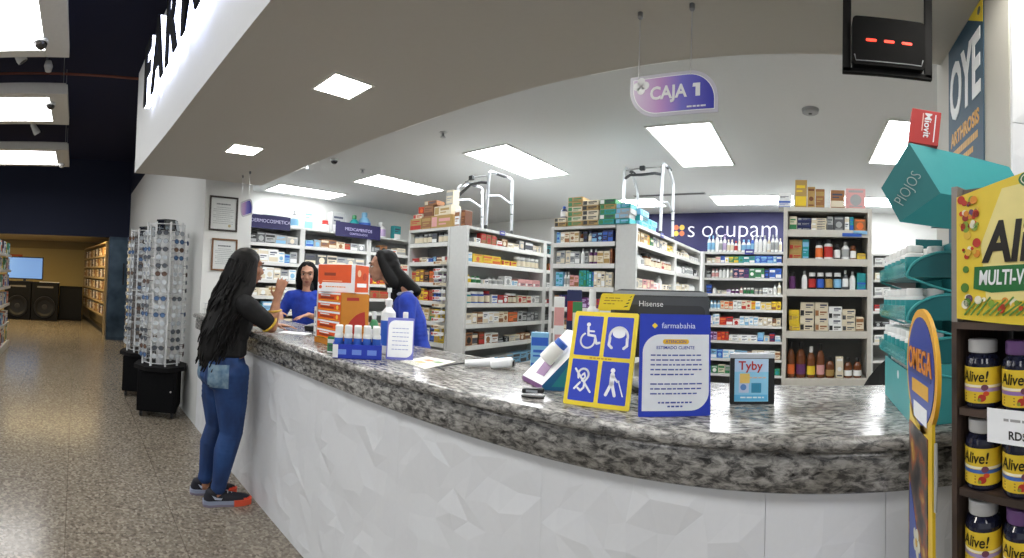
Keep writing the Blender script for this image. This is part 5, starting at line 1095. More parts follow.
# spinner racks of glasses
def glasses_mesh(fc, lc):
    k = ('g', fc, lc)
    if k in MESH: return MESH[k]
    q = MB(); f = mat(fc, .3); l = mat(lc, .12)
    for s in (-1, 1):
        ov = [(s*.0315+.0235*math.cos(R(a)), .0, .0205*math.sin(R(a))) for a in range(0, 360, 30)]
        q.tube(ov, .0032, f, 5, True); q.add([Vector(p) for p in ov], [list(range(12))], l)
        q.tube([(s*.055, 0, .008), (s*.056, .04, .008), (s*.050, .068, -.002)], .0026, f, 5)
    q.tube([(-.010, 0, .006), (0, -.003, .010), (.010, 0, .006)], .003, f, 5)
    MESH[k] = q.mesh('glasses'); return MESH[k]
def spinner(cx, cy, rz, label, tag_, cols, rows):
    t = thing('glasses_rack', label, 'display stand', (cx, cy, 0), rz)
    q = MB(); q.bx(-.19, .19, -.19, .19, .06, .455, mat('#050507', .7, spec=.12), .006); q.build('base_cabinet', t)
    q = MB(); q.bx(-.165, .165, -.196, -.1905, .075, .44, mat('#030407', .6, spec=.12), .002); d = q.build('door', t); q = MB(); q.lathe([(.005, 0), (.009, .012), (.009, .018)], CHROME, M=Matrix.Translation((.14, -.1962, .27)) @ Matrix.Rotation(R(90), 4, 'X'), seg=10); q.build('knob', d)
    q = MB(); q.prism(arc(0, 0, .27, 22.5, 382.5, 8)[:-1], .4555, .495, mat('#070709', .6, spec=.15)); q.build('turntable', t)
    for sx in (-1, 1):
        for sy in (-1, 1):
            q = MB(); q.lathe([(.028, -.012), (.03, 0), (.028, .012)], BLACK, M=Matrix.Translation((sx*.15, sy*.15, .0305)) @ Matrix.Rotation(R(90), 4, 'Y'), seg=12); q.bx(sx*.15-.012, sx*.15+.012, sy*.15-.012, sy*.15+.012, .055, .061, DARK); q.build('caster', t)
    q = MB(); q.lathe([(.05, .496), (.05, 1.80)], mat('#d9dbdb', .35), seg=16); q.build('centre_post', t)
    for k in range(8):
        a = R(45*k+22.5); x, y = .185*math.cos(a), .185*math.sin(a)
        q = MB(); q.tube([(x, y, .496), (x, y, 1.88)], (.0115 if k % 2 else .010), mat('#d3d5d6', .3), 8); pst = q.build('upright', t)
        q = MB()
        for z in range(rows): q.tube([(x*.4, y*.4, .58+.078*z), (x, y, .58+.078*z), (x*1.22, y*1.22, .585+.078*z)], .0025, mat('#bfc2c4', .3), 5)
        q.tube([(x*.7, y*.7, .55), (x*.7, y*.7, .60+.078*rows)], .0025, mat('#bfc2c4', .3), 5); q.build('hook_grille', pst)
    for z in (.52, 1.185, 1.86): q = MB(); q.tube([(.185*math.cos(R(45*k+22.5)), .185*math.sin(R(45*k+22.5)), z) for k in range(8)], .005, mat('#d3d5d6', .3), 6, True); q.build('ring', t)
    for a in (-115, -65, -10):
        q = MB(); M = Matrix.Translation((.12*math.cos(R(a)), .12*math.sin(R(a)), 1.80)) @ Matrix.Rotation(R(a+90), 4, 'Z') @ Matrix.Rotation(R(-14), 4, 'X'); q.bx(-.055, .055, -.004, .004, 0, .115, M and BLACK); q.v = [M @ v for v in q.v]; mr = q.build('mirror', t)
        q = MB(); q.bx(-.047, .047, -.0052, -.0042, .008, .107, mat('#b9c4cc', .05, 1.)); q.v = [M @ v for v in q.v]; q.build('mirror_glass', mr)
    r_ = random.Random(int(cx*100))
    for c in cols:
        for z in range(rows):
            fc, lc, cn = r_.choice([('#b9bdc0', '#c6ccd0', 'pale'), ('#b9bdc0', '#c2c8cc', 'pale'), ('#d9dbdc', '#9aa2a8', 'white'), ('#3a3d44', '#4a5058', 'grey'), ('#8d9298', '#a8b0b6', 'silver'), ('#c9cdd0', '#b4bcc2', 'clear'), ('#2a3f66', '#4a6a90', 'blue'), ('#4a3226', '#5c4436', 'brown')])
            a = R(45*c) + rz; rad = .218
            o = bpy.data.objects.new('eyeglasses', glasses_mesh(fc, lc)); COL.objects.link(o)
            place(o, (cx+rad*math.cos(a), cy+rad*math.sin(a), .60+.078*z), a+R(90), '%s eyeglasses, %s row up, column facing the %s, %s spinner rack' % (cn, ORD[z], {4: 'hall', 5: 'aisle', 6: 'camera', 7: 'customer', 0: 'wall'}[c], tag_), 'glasses', 'eyeglasses on the %s spinner rack' % tag_)
spinner(-4.52, .87, R(70), 'nearer white eyeglasses spinner rack on a black cabinet beside the wall', 'nearer', (4, 5, 6, 7, 0), 16)
spinner(-5.28, .80, R(72), 'farther white eyeglasses spinner rack partly hidden behind the nearer one', 'farther', (4, 5, 6, 7), 16)
# store gondola at the picture's edge
t = thing('store_gondola', 'white store shelving at the hall entrance, cut by the frame edge', 'shelf', (-7.55, -1.50, 0)); q = MB(); q.bx(-.6, .6, -.02, .02, 0, 1.95, SHW); q.build('spine', t)
q = MB(); q.bx(-.6, .6, -.36, .36, 0, .12, SHW, .004); q.build('base', t)
for z in (.45, .78, 1.08, 1.36, 1.62):
    q = MB(); q.bx(-.6, .6, -.34, .34, z-.02, z, SHW); q.bx(-.6, .6, .34, .346, z-.04, z+.004, SHW); q.build('shelf', t)
cols_ = ['B', 'W', 'R', 'L', 'Y', 'W', 'O', 'E', 'C', 'N', 'T']
for k, z in enumerate((.12, .45, .78, 1.08, 1.36, 1.62)):
    for i in range(7):
        c = cols_[(i*3+k*5) % 11]; o = bpy.data.objects.new('grocery_pack', carton(c, 'W' if c != 'W' else 'B', .14, .1, .2 if k else .28, (i+k) % 3)); COL.objects.link(o)
        place(o, (-7.0-.165*i-.02, -1.175-.005*((i*k) % 3), z+.001), R(180), '%s pack, %s board of store shelving at frame edge, %s from end' % (PAL[c][1], ('base', 'second', 'third', 'fourth', 'fifth', 'topmost')[k], ORD[i]), 'box', 'packs on the store shelving')
# next hall: black machines, television, red toy, cube, side shelf
def machine(loc, rz, w, h, label):
    t = thing('floor_loudspeaker', label, 'loudspeaker', loc, rz); q = MB(); q.bx(-w/2, w/2, -.3, .3, .0, h, mat('#050505', .7, spec=.2), .01); q.build('cabinet', t)
    q = MB(); q.lathe([(.05, .006), (.20, .02), (.25, .05), (.29, .05), (.30, .0)][::-1], mat('#0f0e0d', .5, spec=.3), M=Matrix.Translation((0, -.301, h*.36)) @ Matrix.Rotation(R(90), 4, 'X'), seg=24); q.build('woofer', t)
    q = MB(); q.lathe([(.06, .02), (.09, .0)][::-1], mat('#1c1a17', .5), M=Matrix.Translation((0, -.301, h*.36)) @ Matrix.Rotation(R(90), 4, 'X'), seg=18); q.build('dust_cap', t)
    q = MB(); q.bx(-w*.3, w*.3, -.302, -.3005, h*.86, h*.90, mat('#6d675c', .5)); q.build('label_strip', t)
machine((-13.1, -1.60, 0), R(90), .74, 1.06, 'black floor loudspeaker beneath the blue screen in the next hall'); machine((-13.1, -.84, 0), R(90), .74, 1.06, 'black floor loudspeaker beside the black cube in the next hall')
t = thing('black_cabinet', 'plain black cabinet standing beyond the loudspeakers in the next hall', 'cabinet', (-13.5, -.13, 0), R(90)); q = MB(); q.bx(-.33, .33, -.3, .3, 0, .96, mat('#060606', .7, spec=.2), .01); q.build('body', t); q = MB(); q.bx(-.31, .31, -.306, -.3005, .05, .9, mat('#080808', .6, spec=.2), .002); q.build('door', t)
t = thing('television', 'blue lit television on the black loudspeakers of the next hall', 'television', (-13.15, -1.46, 1.0605), R(90)); q = MB(); q.bx(-.52, .52, -.02, .03, .06, .70, BLACK, .006); q.build('casing', t); q = MB(); q.bx(-.49, .49, -.0225, -.0205, .09, .67, glow('#5f86c0', .4)); q.build('screen', t); q = MB(); q.bx(-.2, .2, -.12, .12, 0, .012, BLACK); q.bx(-.04, .04, -.01, .02, .012, .08, BLACK); q.build('stand', t)
q = MB(); q.bx(-.28, .28, -.2, .2, 0, .012, WH); o = q.build('paper_sheet'); place(o, (-13.1, -.74, 1.061), R(90), 'white sheet lying on the black loudspeaker beside the television', 'paper')
t = thing('red_poster', 'small red and orange placard on the cream wall above the television', 'poster', (-14.89, -1.95, 1.62)); q = MB(); q.bx(0, .015, -.2, .2, 0, .26, mat('#a8481c', .5)); q.build('board', t); q = MB(); q.bx(.0155, .017, -.16, .05, .05, .2, mat('#d8a03a', .5)); q.build('print', t)
shelf_unit('hall_shelving', 'wall shelving with small goods along the side of the next hall', (-14.2, .22), R(6.6), 3.7, .25, [.42, .72, 1.0, 1.28, 1.55, 1.8], 2.1, side=(.03, .03), m=mat('#a08a62', .5), back=mat('#8a7650', .6))
for k, z in enumerate((.42, .72, 1.0, 1.28, 1.55, 1.8)):
    for i in range(14):
        c = 'CSMWHDC'[(i*2+k*3) % 7]; o = bpy.data.objects.new('goods_box', carton(c, 'M' if c != 'M' else 'C', .17, .1, .19, (i+k) % 3)); COL.objects.link(o)
        u_ = .15+.255*i; place(o, (-14.2+u_*math.cos(R(6.6))-.03*math.sin(R(6.6)), .22+u_*math.sin(R(6.6))+.03, z+.003), R(6.6), '%s goods box on hall side shelving, %s board up, %s from the far end' % (PAL[c][1], ORD[k], ORD[i]), 'box', 'goods on the hall side shelving')
t = thing('steel_cabinet', 'tall blue grey steel door cabinet at the hall opening', 'cabinet', (-9.75, .86, 0), R(90)); q = MB(); q.bx(-.2, .2, -.15, .15, 0, 2.14, mottle_mat('blue_steel', [(.3, '#26333f'), (.7, '#4d5f70')], 3, 2, .3, .6), .004); q.build('body', t); q = MB(); q.bx(-.18, .18, -.158, -.1505, .06, 2.08, mottle_mat('blue_steel_door', [(.3, '#31424f'), (.7, '#586c7d')], 3, 2, .28, .6)); d = q.build('door', t); q = MB(); q.bx(.1, .13, -.175, -.1585, 1.15, 1.6, DARK, .003); q.build('handle', d)
t = thing('brown_panel', 'dark brown glossy panel leaning along the white wall behind the racks', 'panel', (-8.4, 1.10, 0)); q = MB(); q.bx(-1.1, 1.1, -.02, .02, 0, 2.1, mottle_mat('brown_laminate', [(.3, '#3a2f28'), (.7, '#5c4a3e')], 4, 3, .3), .004); q.build('board', t); q = MB()
for x in (-.55, 0, .55): q.bx(x-.004, x+.004, -.023, -.0205, .02, 2.08, DARK)
q.build('joint_strip', t)
# ------------------------------------------------------------------ people
def blend(col, M, m):
    for p, r in col: pass
class Body:
    """union of balls along bones, remeshed into one continuous skin"""
    def __init__(self): self.b = bmesh.new()
    def ball(self, p, r, rot=None):
        if not isinstance(r, (tuple, list)): r = (r, r, r)
        M = Matrix.Translation(p)
        if rot is not None: M = M @ rot
        bmesh.ops.create_icosphere(self.b, subdivisions=2, radius=1, matrix=M @ Matrix.Diagonal((*r, 1)))
        return self
    def bone(self, pts, rot=None):
        """pts: (point, radius or (rx, ry, rz)), densely interpolated"""
        for (a, ra), (c, rc) in zip(pts, pts[1:]):
            a, c = Vector(a), Vector(c); ra = Vector(ra if isinstance(ra, (tuple, list)) else (ra,)*3); rc = Vector(rc if isinstance(rc, (tuple, list)) else (rc,)*3)
            n = max(2, int((c-a).length / (min(min(ra), min(rc))*.45))+1)
            for k in range(n+1): f = k/n; self.ball(a.lerp(c, f), tuple(ra.lerp(rc, f)), rot)
        return self
    def finish(self, name, mats, vox=.008, smooth=4, matfn=None, disp=0., parent=None, fac=.5):
        me = bpy.data.meshes.new(name); self.b.to_mesh(me); self.b.free()
        o = bpy.data.objects.new(name, me); COL.objects.link(o)
        r = o.modifiers.new('r', 'REMESH'); r.mode = 'VOXEL'; r.voxel_size = vox
        s = o.modifiers.new('s', 'SMOOTH'); s.iterations = smooth; s.factor = fac
        dg = bpy.context.evaluated_depsgraph_get(); dg.update(); ev = o.evaluated_get(dg); nm = bpy.data.meshes.new_from_object(ev)
        o.modifiers.clear(); o.data = nm; bpy.data.meshes.remove(me)
        nm.materials.clear()
        for m in mats: nm.materials.append(m)
        if matfn:
            for p in nm.polygons: p.material_index = matfn(p.center)
        nm.shade_smooth()
        if parent: o.parent = parent
        return o
SKIN1 = mottle_mat('skin_warm', [(.3, '#8f6048'), (.7, '#a87658')], 25, 3, .5); SKIN2 = mottle_mat('skin_light', [(.3, '#a9785c'), (.7, '#c0917a')], 25, 3, .5)
LIP = mat('#8a4640', .4); EYEW = mat('#e6e4e0', .2); IRIS = mat('#1c1310', .15); BROW = mat('#1a1310', .6)
HAIR = mottle_mat('black_hair', [(.3, '#030303'), (.7, '#0d0b0a')], 60, 3, .62, 0, (1, 1, .15)); HAIR.node_tree.nodes['Principled BSDF'].inputs['Specular IOR Level'].default_value = .25
def yawM(a): return Matrix.Rotation(a, 4, 'Z')
def head(B, c, f, up=Vector((0, 0, 1)), s=1.):
    """skull, jaw, nose, ears and neck root at centre c, facing the unit vector f"""
    f = Vector(f).normalized(); sd = f.cross(up).normalized(); u = sd.cross(f); rot = Matrix.Identity(4)
    for i in range(3): rot[i][0], rot[i][1], rot[i][2] = sd[i], f[i], u[i]
    P = lambda x, y, z: Vector(c) + (sd*x + f*y + u*z)*s
    B.ball(P(0, -.012, .028), (.071*s, .088*s, .080*s), rot); B.ball(P(0, .022, -.010), (.060*s, .064*s, .075*s), rot)
    B.ball(P(0, .036, -.055), (.043*s, .044*s, .040*s), rot); B.ball(P(0, .060, -.083), (.020*s, .018*s, .018*s), rot)
    B.bone([(P(0, .083, .012), .008*s), (P(0, .097, -.022), .0125*s)]); 
    for x in (-1, 1):
        B.ball(P(x*.010, .090, -.025), .0085*s); B.ball(P(x*.034, .058, -.020), (.024*s, .022*s, .020*s), rot); B.ball(P(x*.073, -.006, -.006), (.009*s, .018*s, .030*s), rot)
        B.bone([(P(x*.048, .062, .036), .010*s), (P(x*.014, .080, .036), .010*s)])
    B.bone([(P(-.018, .077, -.052), .0085*s), (P(0, .083, -.050), .009*s), (P(.018, .077, -.052), .0085*s)]); B.bone([(P(-.014, .076, -.062), .009*s), (P(.014, .076, -.062), .009*s)])
    return P, rot
def face(P, rot, par, s=1.):
    for x in (-1, 1):
        q = MB(); q.lathe([(0, -.0065*s), (.0085*s, -.004*s), (.0115*s, 0), (.0085*s, .004*s), (0, .0065*s)], EYEW, M=Matrix.Translation(P(x*.031, .0735, .012)) @ rot, seg=12); 
        q.lathe([(.0001, .0066*s), (.0058*s, .0054*s), (.0068*s, .002)], IRIS, M=Matrix.Translation(P(x*.031, .0790, .012)) @ rot @ Matrix.Rotation(R(-90), 4, 'X'), seg=10); q.build('eye', par); q = MB(); q.tube([P(x*.0185, .0755, .013), P(x*.026, .0805, .0185), P(x*.035, .0795, .0185), P(x*.0435, .073, .013)], [.0018*s, .0028*s, .003*s, .002*s], BROW, 6); q.build('eyelashes', par)
        q = MB(); q.tube([P(x*.014, .088, .034), P(x*.032, .086, .040), P(x*.050, .072, .033)], [.0035*s, .004*s, .002*s], BROW, 6); q.build('eyebrow', par)
    q = MB(); q.tube([P(-.022, .081, -.056), P(-.008, .091, -.053), P(0, .0915, -.055), P(.008, .091, -.053), P(.022, .081, -.056)], [.002*s, .0055*s, .005*s, .0055*s, .002*s], LIP, 8); q.tube([P(-.017, .081, -.061), P(0, .0885, -.064), P(.017, .081, -.061)], [.002*s, .006*s, .002*s], LIP, 8); q.build('lips', par)
def hand(B, w, d, n, th, s=1., curl=.35, spread=.16):
    """palm and five fingers from wrist w; d = finger direction, n = palm normal, th = side on which the thumb leaves"""
    d = Vector(d).normalized(); n = Vector(n); n = (n - d*n.dot(d)).normalized(); t = Vector(th); t = (t - d*t.dot(d) - n*t.dot(n)).normalized(); w = Vector(w)
    rot = Matrix.Identity(4)
    for i in range(3): rot[i][0], rot[i][1], rot[i][2] = t[i], d[i], n[i]
    B.bone([(w, (.024*s, .022*s, .020*s)), (w+d*.035*s, (.032*s, .02*s, .015*s)), (w+d*.078*s, (.038*s, .018*s, .012*s))], rot)
    for k, (x, L) in enumerate(((.030, .070), (.010, .080), (-.010, .074), (-.029, .058))):
        L *= s; p = w + d*.086*s + t*x*s; a = (d + t*(x/.03)*spread).normalized(); pts = [(p, .0088*s)]
        for j, (fr, cu) in enumerate(((.45, .5), (.32, 1.2), (.25, 1.9))):
            dd = (a*math.cos(curl*cu) + n*math.sin(curl*cu)); p = p + dd*L*fr; pts.append((p, (.0084, .0078, .0068)[j]*s))
        B.bone(pts)
    p = w + d*.028*s + t*.028*s; q1 = p + (d*.5+t*.75+n*.3).normalized()*.036*s; q2 = q1 + (d*.8+t*.4+n*.3).normalized()*.03*s
    B.bone([(p, .0135*s), (q1, .0105*s), (q2, .0085*s), (q2 + (d*.9+n*.35+t*.1).normalized()*.02*s, .0075*s)])
def strands(q, n, root, end, wob, m, rad, seed, seg=12, bow=0.):
    r = random.Random(seed)
    for k in range(n):
        u = k/(n-1) if n > 1 else .5; a, c = root(u, r), end(u, r); ph = r.uniform(0, 6); fr = r.uniform(4, 6.5); pts = []
        for i in range(seg+1):
            f = i/seg; p = a.lerp(c, f) + Vector((math.sin(ph+fr*f*3), math.cos(ph*1.3+fr*f*3), 0))*wob*min(1, f*3) + Vector((0, -bow*math.sin(math.pi*min(1, f*1.1)), 0)); pts.append(p)
        q.tube(pts, [rad*(1-.55*(i/seg)**3) for i in range(seg+1)], m, 5)

# --- the customer: seen from behind her right shoulder, elbow on the counter
cu = None
B = Body(); hc = Vector((-2.70, 1.045, 1.435)); fd = Vector((.10, 1, -.10))
P, rot = head(B, hc, fd, s=1.0)
B.bone([(P(0, -.02, -.06), .050), ((-2.70, .985, 1.285), .050), ((-2.70, .965, 1.24), .062)])
B.bone([((-2.70, .955, 1.20), (.135, .085, .06)), ((-2.70, .965, 1.10), (.14, .105, .08)), ((-2.70, .945, .96), (.118, .09, .08)), ((-2.70, .925, .84), (.155, .115, .09)), ((-2.70, .915, .78), (.158, .122, .08))])
B.bone([((-2.64, .96, 1.225), .055), ((-2.545, .985, 1.21), .052), ((-2.52, 1.05, 1.15), .045), ((-2.515, 1.135, 1.085), .038)])            # right upper arm
B.bone([((-2.515, 1.135, 1.083), .040), ((-2.525, 1.155, 1.15), .036), ((-2.545, 1.178, 1.235), .026)]); hand(B, (-2.547, 1.180, 1.24), (-.05, .28, 1), (-.6, .7, 0), (-.6, -.5, .2), .92, .3)
B.bone([((-2.76, .96, 1.225), .055), ((-2.86, .985, 1.205), .052), ((-2.875, 1.06, 1.14), .045), ((-2.86, 1.15, 1.085), .038), ((-2.80, 1.28, 1.070), .026)]); hand(B, (-2.798, 1.284, 1.068), (.35, 1, -.06), (0, 0, -1), (1, 0, 0), .92, .18)
for (x, ax, hx) in ((-2.625, -2.645, -2.62), (-2.785, -2.80, -2.78)):
    dy = .0 if x > -2.7 else -.035
    B.bone([((hx, .925, .80), (.088, .105, .09)), ((x, .945+dy, .62), (.076, .082, .08)), ((x, .955+dy, .44), (.053, .056, .055)), ((x-.005, .925+dy, .33), (.052, .058, .055)), ((ax, .895+dy, .12), .035), ((ax, .89+dy, .075), .034)])
    B.bone([((ax, .885+dy, .05), .035), ((ax+.005, .96+dy, .042), (.036, .04, .028)), ((ax+.01, 1.04+dy, .034), (.034, .04, .022))])
cu = B.finish('person', [SKIN1], .0075, 4)
prop(cu, 'woman in black shirt and blue jeans leaning an elbow on the counter', 'person')
face(P, rot, cu)
# jeans
B = Body()
B.bone([((-2.70, .917, .925), (.128, .108, .03)), ((-2.70, .910, .84), (.172, .138, .09)), ((-2.70, .905, .77), (.178, .144, .08))])
B.bone([((-2.62, .855, .83), (.085, .082, .08)), ((-2.62, .85, .77), (.088, .084, .08))]); B.bone([((-2.785, .855, .82), (.085, .08, .08)), ((-2.785, .85, .77), (.085, .08, .08))])
for (x, ax, hx) in ((-2.625, -2.645, -2.61), (-2.79, -2.80, -2.79)):
    dy = .0 if x > -2.7 else -.04
    B.bone([((hx, .925, .80), (.106, .124, .09)), ((x, .945+dy, .62), (.094, .102, .08)), ((x, .955+dy, .44), (.069, .074, .055)), ((x-.005, .925+dy, .33), (.067, .076, .055)), ((ax, .90+dy, .13), .048), ((ax, .895+dy, .105), .049)])
DEN = mottle_mat('blue_denim', [(.25, '#0f2549'), (.5, '#18386a'), (.72, '#234a80')], 9, 5, .75, 0, (1, 1, .5)); DENL = mottle_mat('faded_denim', [(.3, '#4a6a86'), (.7, '#7f96a4')], 30, 3, .8)
jn = B.finish('jeans', [DEN], .007, 3, parent=cu)
def on_surface(obj, o, d):
    hit, loc, nr, _ = obj.ray_cast(Vector(o), Vector(d).normalized()); return (loc, nr) if hit else (Vector(o), -Vector(d))
def patch(obj, centre, dirn, right, w, h, m, name, par, nx=6, ny=6, off=.003):
    q = MB(); d = Vector(dirn).normalized(); rt = Vector(right).normalized(); up = rt.cross(d); vs = []
    if up.z < 0: up = -up
    for j in range(ny+1):
        for i in range(nx+1):
            o = Vector(centre) - d*.35 + rt*(i/nx-.5)*w + up*(j/ny-.5)*h; l, n = on_surface(obj, o, d); vs.append(l - d*off)
    q.add(vs, [[j*(nx+1)+i, j*(nx+1)+i+1, (j+1)*(nx+1)+i+1, (j+1)*(nx+1)+i] for j in range(ny) for i in range(nx)], m); return q.build(name, par)
patch(jn, (-2.56, .835, .79), (-.92, .40, 0), (.40, .92, 0), .125, .135, DENL, 'back_pocket', cu, 8, 8)
patch(jn, (-2.775, .80, .79), (-.2, .97, 0), (.97, .2, 0), .11, .12, DENL, 'back_pocket', cu, 8, 8)
# shirt with yellow-edged short sleeves
SHIRT = mottle_mat('black_cotton', [(.3, '#050506'), (.7, '#111113')], 30, 3, .85); YS = mat('#c9a42c', .6)
B = Body()
B.bone([((-2.70, .962, 1.235), (.085, .066, .03)), ((-2.70, .955, 1.20), (.148, .098, .06)), ((-2.70, .968, 1.10), (.155, .125, .08)), ((-2.70, .935, .98), (.142, .116, .07)), ((-2.70, .922, .905), (.160, .128, .03))])
B.bone([((-2.70, 1.015, 1.15), (.12, .072, .05)), ((-2.70, 1.005, 1.10), (.115, .070, .045))])
B.bone([((-2.63, .96, 1.225), .060), ((-2.54, .985, 1.205), .064), ((-2.518, 1.05, 1.15), .060), ((-2.515, 1.105, 1.112), .055)]); B.bone([((-2.77, .96, 1.225), .060), ((-2.865, .985, 1.20), .064), ((-2.878, 1.06, 1.135), .058), ((-2.87, 1.10, 1.112), .053)])
B.finish('shirt', [SHIRT], .0075, 4, parent=cu)
for a, c, r in (((-2.515, 1.108, 1.112), Vector((0, .75, -.62)), .056), ((-2.868, 1.106, 1.11), Vector((.1, .75, -.6)), .054)):
    z = c.normalized(); x = z.orthogonal().normalized(); y = z.cross(x); q = MB(); q.tube([Vector(a) + z*.022 + (x*math.cos(t*.3142)+y*math.sin(t*.3142))*r*.90 for t in range(20)], .008, YS, 6, True); q.build('sleeve_trim', cu)
q = MB(); q.tube([Vector((-2.531, 1.163, 1.178)) + Vector((math.cos(t*.3927)*.039, math.sin(t*.3927)*.039, .006*math.sin(t*.3927))) for t in range(16)], .006, mat('#c9a23a', .3, .4), 6, True); q.build('bracelet', cu)
# long curly hair
B = Body()
B.ball(P(0, -.022, .046), (.080, .094, .078), rot); B.ball(P(0, -.045, .0), (.083, .080, .085), rot)
B.bone([(P(0, -.06, .02), (.085, .065, .08)), ((-2.70, .955, 1.32), (.105, .075, .08)), ((-2.70, .885, 1.18), (.135, .07, .09)), ((-2.70, .83, 1.02), (.14, .065, .10)), ((-2.70, .805, .90), (.125, .052, .08)), ((-2.70, .80, .845), (.09, .04, .04))])
B.bone([(P(.060, .0, .03), (.030, .045, .05)), ((-2.615, 1.01, 1.33), (.035, .06, .06)), ((-2.585, .95, 1.22), (.04, .055, .07)), ((-2.585, .89, 1.08), (.035, .05, .07))]); B.bone([(P(-.060, .0, .03), (.030, .045, .05)), ((-2.785, 1.01, 1.33), (.035, .06, .06)), ((-2.81, .94, 1.2), (.04, .055, .07))])
hr = B.finish('hair', [HAIR], .009, 2, parent=cu)
q = MB()
def rt_(u, r): q_ = (u-.5)*2; return Vector((-2.70+.088*q_, .925+.06*abs(q_)**2, 1.42+r.uniform(-.10, .07)))
def en_(u, r): q_ = (u-.5)*2; return Vector((-2.70+.165*q_+r.uniform(-.02, .02), .765+.075*abs(q_)**1.6+r.uniform(-.02, .02), r.uniform(.795, 1.0)))
strands(q, 130, rt_, en_, .014, HAIR, .0095, 5, 20, .018)
def rt2(u, r): return Vector((-2.612-.01*u, 1.05-.12*u, 1.42+r.uniform(-.05, .05)))
def en2(u, r): return Vector((-2.535-.01*u+r.uniform(-.02, .01), .93-.13*u+r.uniform(-.02, .02), r.uniform(.92, 1.12)))
strands(q, 40, rt2, en2, .013, HAIR, .009, 8, 16); q.build('curls', hr)
# running shoes
def shoe(ax, ay, fl):
    B = Body(); ym = yawM(R(fl)); T = lambda x, y, z: Vector((ax, ay, 0)) + (ym @ Vector((x, y, z)))
    B.bone([(T(0, -.085, .045), (.034, .036, .036)), (T(0, -.03, .048), (.036, .045, .042)), (T(.002, .05, .040), (.040, .05, .030)), (T(.004, .125, .034), (.036, .038, .024)), (T(.004, .15, .032), (.028, .024, .020))]); B.bone([(T(0, -.075, .075), (.036, .036, .022)), (T(0, -.035, .085), (.036, .04, .02))])
    NAV = mat('#11131f', .7); ORG2 = mat('#d9442a', .6)
    toe = T(0, .10, 0); dr = (ym @ Vector((0, 1, 0))).to_3d()
    o = B.finish('shoe', [NAV, ORG2], .006, 3, lambda c: 1 if (c-toe).dot(dr) > .02 and c.z < .045 else 0, parent=cu)
    q = MB(); oc = [(-.040, -.09), (-.022, -.122), (.022, -.122), (.040, -.09), (.036, -.02), (.046, .06), (.044, .12), (.028, .168), (0, .18), (-.024, .165), (-.040, .12), (-.044, .06), (-.034, -.02)]; Ms = Matrix.Translation((ax, ay, 0)) @ ym
    back = [p for p in oc]; q.prism(oc, .001, .014, mat('#7c7484', .6), Ms); q.prism([(x*.97, y*.985) for x, y in oc], .014, .034, mat('#8f98ae', .6), Ms); q.build('sole', o)
    q = MB(); q.prism([(x*1.01, y*1.006) for x, y in oc if y > .055][:] , -.0+.0012, .036, mat('#e0583a', .6), Ms); q.build('toe_bumper', o)
    sd_ = (ym @ Vector((1, 0, 0))).to_3d(); q = MB(); Fs = face_frame(T(.0, -.0, .052), dr, (0, 0, 1)); pts = [(-.075, .018), (-.055, -.008), (-.02, -.012), (.055, .012), (-.015, .0), (-.045, .004)]; vs = []
    for x, y in pts:
        pt = T(.12, x, .052+y); l, n = on_surface(o, pt, -sd_); vs.append(l + sd_*.0015)
    q.add(vs, [[0, 1, 5], [1, 2, 4, 5], [2, 3, 4]], mat('#aeb6c8', .5)); q.build('side_stripe', o)
    q = MB()
    for k in range(4):
        y = -.0+.024*k; z = .088-.011*k; q.tube([T(-.018, y, z-.002), T(0, y+.004, z+.004), T(.018, y, z-.002)], .0028, mat('#c9cbd2', .6), 5)
    q.build('laces', o); return o
shoe(-2.642, .925, -6); shoe(-2.80, .885, -10)

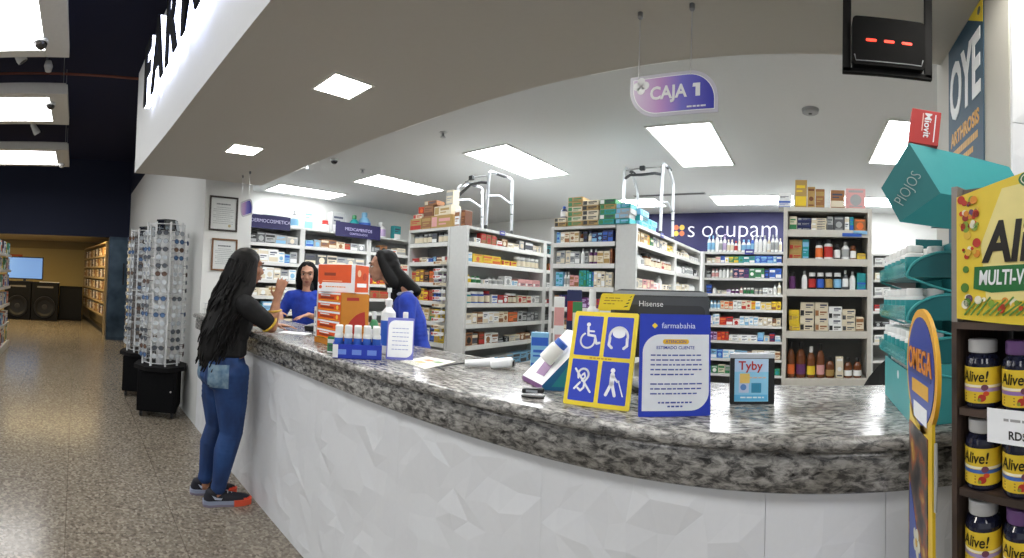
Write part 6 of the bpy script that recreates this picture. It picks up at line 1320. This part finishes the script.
# --- attendants
BLUES = mottle_mat('blue_uniform', [(.3, '#0f2a86'), (.7, '#1c3fb0')], 14, 3, .8); TROU = mat('#1b1d2b', .8)
def attendant(x, y, z0, face_az, label, lean, torso_az, headpos, arms, collar=False, longhair=.30):
    """face_az / torso_az: heading in degrees (0 = toward -Y, counter-clockwise); z0 = height of the shoulders"""
    th = R(torso_az); f = Vector((math.sin(th), -math.cos(th), 0)); s = Vector((math.cos(th), math.sin(th), 0))      # forward, her left
    hip = Vector((x, y, .86)); sh = Vector((x, y, z0)) + f*lean
    ha = R(face_az); hf = Vector((math.sin(ha), -math.cos(ha), -.16)); hc = Vector(headpos); tr = yawM(th)
    B = Body(); P, rot = head(B, hc, hf, s=.98)
    B.bone([(P(0, -.02, -.06), .047), (sh + Vector((0, 0, .06)), .047), (sh+Vector((0, 0, .01)), .058)])
    B.bone([(sh + Vector((0, 0, -.03)), (.13, .08, .06)), (sh*.65+hip*.35, (.13, .095, .08)), (sh*.3+hip*.7, (.115, .085, .08)), (hip, (.15, .11, .10))], tr)
    for sx in (-1, 1):
        h = hip + s*sx*.085; B.bone([(h, .088), (h + Vector((0, 0, -.42)) + f*.01, .054), (Vector((h.x, h.y, .09)) - f*.01, .036)]); B.bone([(Vector((h.x, h.y, .05)), .034), (Vector((h.x, h.y, .035)) + f*.13, .026)])
        el, wr, hd, pn, tb = arms[0 if sx < 0 else 1]; a = sh + s*sx*.155 + Vector((0, 0, -.015))
        B.bone([(sh + s*sx*.08, .052), (a, .05), (Vector(el), .036), (Vector(wr), .024)]); hand(B, wr, hd, pn, tb, .9, .3)
    o = B.finish('person', [SKIN2], .0075, 4); prop(o, label, 'person'); face(P, rot, o, .98)
    B = Body(); B.bone([(sh + Vector((0, 0, .025)), (.075, .06, .03)), (sh + Vector((0, 0, -.03)), (.142, .094, .06)), (sh*.65+hip*.35, (.145, .112, .08)), (sh*.3+hip*.7, (.132, .102, .08)), (hip, (.162, .124, .07))], tr)
    for sx in (-1, 1):
        el = Vector(arms[0 if sx < 0 else 1][0]); a = sh + s*sx*.155 + Vector((0, 0, -.015)); B.bone([(sh + s*sx*.08, .058), (a, .062), (a.lerp(el, .72), .054)])
    B.finish('uniform_shirt', [BLUES], .0075, 4, parent=o)
    B = Body(); B.bone([(hip + Vector((0, 0, .02)), (.155, .116, .06)), (hip, (.158, .118, .10))], tr)
    for sx in (-1, 1): h = hip + s*sx*.085; B.bone([(h, .096), (h + Vector((0, 0, -.42)) + f*.01, .066), (Vector((h.x, h.y, .11)), .055)])
    B.finish('trousers', [TROU], .009, 3, parent=o)
    for sx in (-1, 1):
        h = hip + s*sx*.085; B = Body(); B.bone([(Vector((h.x, h.y, .042)) - f*.03, (.038, .038, .038)), (Vector((h.x, h.y, .035)) + f*.14, (.036, .036, .030))]); B.finish('shoe', [BLACK], .008, 2, parent=o)
    B = Body(); B.ball(P(0, -.034, .048), (.078, .088, .076), rot); B.ball(P(0, -.045, .0), (.080, .074, .085), rot)
    for sx in (-1, 1): B.bone([(P(sx*.030, .0, .100), (.026, .030, .022)), (P(sx*.066, .004, .04), (.020, .034, .04)), (P(sx*.078, -.03, -.06), (.024, .042, .05)), (P(sx*.076, -.06, -.12), (.030, .040, .05))], None)
    B.bone([(P(0, -.06, .0), (.082, .062, .07)), (P(0, -.075, -.12), (.09, .055, .07)), (P(0, -.085, -longhair), (.08, .042, .05))]); B.bone([(P(0, -.07, -.04), (.075, .055, .06)), (sh - f*.035 + Vector((0, 0, .06)), (.085, .05, .05))]); h_ = B.finish('hair', [HAIR], .0075, 3, parent=o)
    if collar:
        q = MB(); q.tube([sh + Vector((0, 0, .045)) + s*math.cos(R(a))*.066 + f*math.sin(R(a))*.062 + Vector((0, 0, -.012*math.sin(R(a)))) for a in range(-60, 241, 20)], .012, mat('#b9bcc4', .7), 6); q.build('collar', o)
    return o
attendant(-3.78, 2.06, 1.235, 57, 'attendant in blue uniform shirt facing the counter, looking down, long dark hair', .01, 55, (-3.765, 2.045, 1.432),
          [((-3.93, 1.86, 1.02), (-3.80, 1.80, 1.075), (.7, -.4, -.3), (.3, .2, -1), (.6, .6, 0)), ((-3.60, 2.16, 1.02), (-3.56, 1.96, 1.075), (.1, -1, -.2), (0, 0, -1), (-1, 0, 0))])
attendant(-2.36, 2.16, 1.27, -32, 'attendant in blue uniform in profile, leaning over beside the orange tower', .09, -38, (-2.545, 1.965, 1.485),
          [((-2.62, 2.12, 1.05), (-2.66, 1.95, 1.07), (-.3, -1, -.1), (0, 0, -1), (1, 0, 0)), ((-2.22, 1.93, 1.05), (-2.34, 1.80, 1.075), (-.5, -1, -.1), (0, 0, -1), (-1, 0, 0))], True, .22)
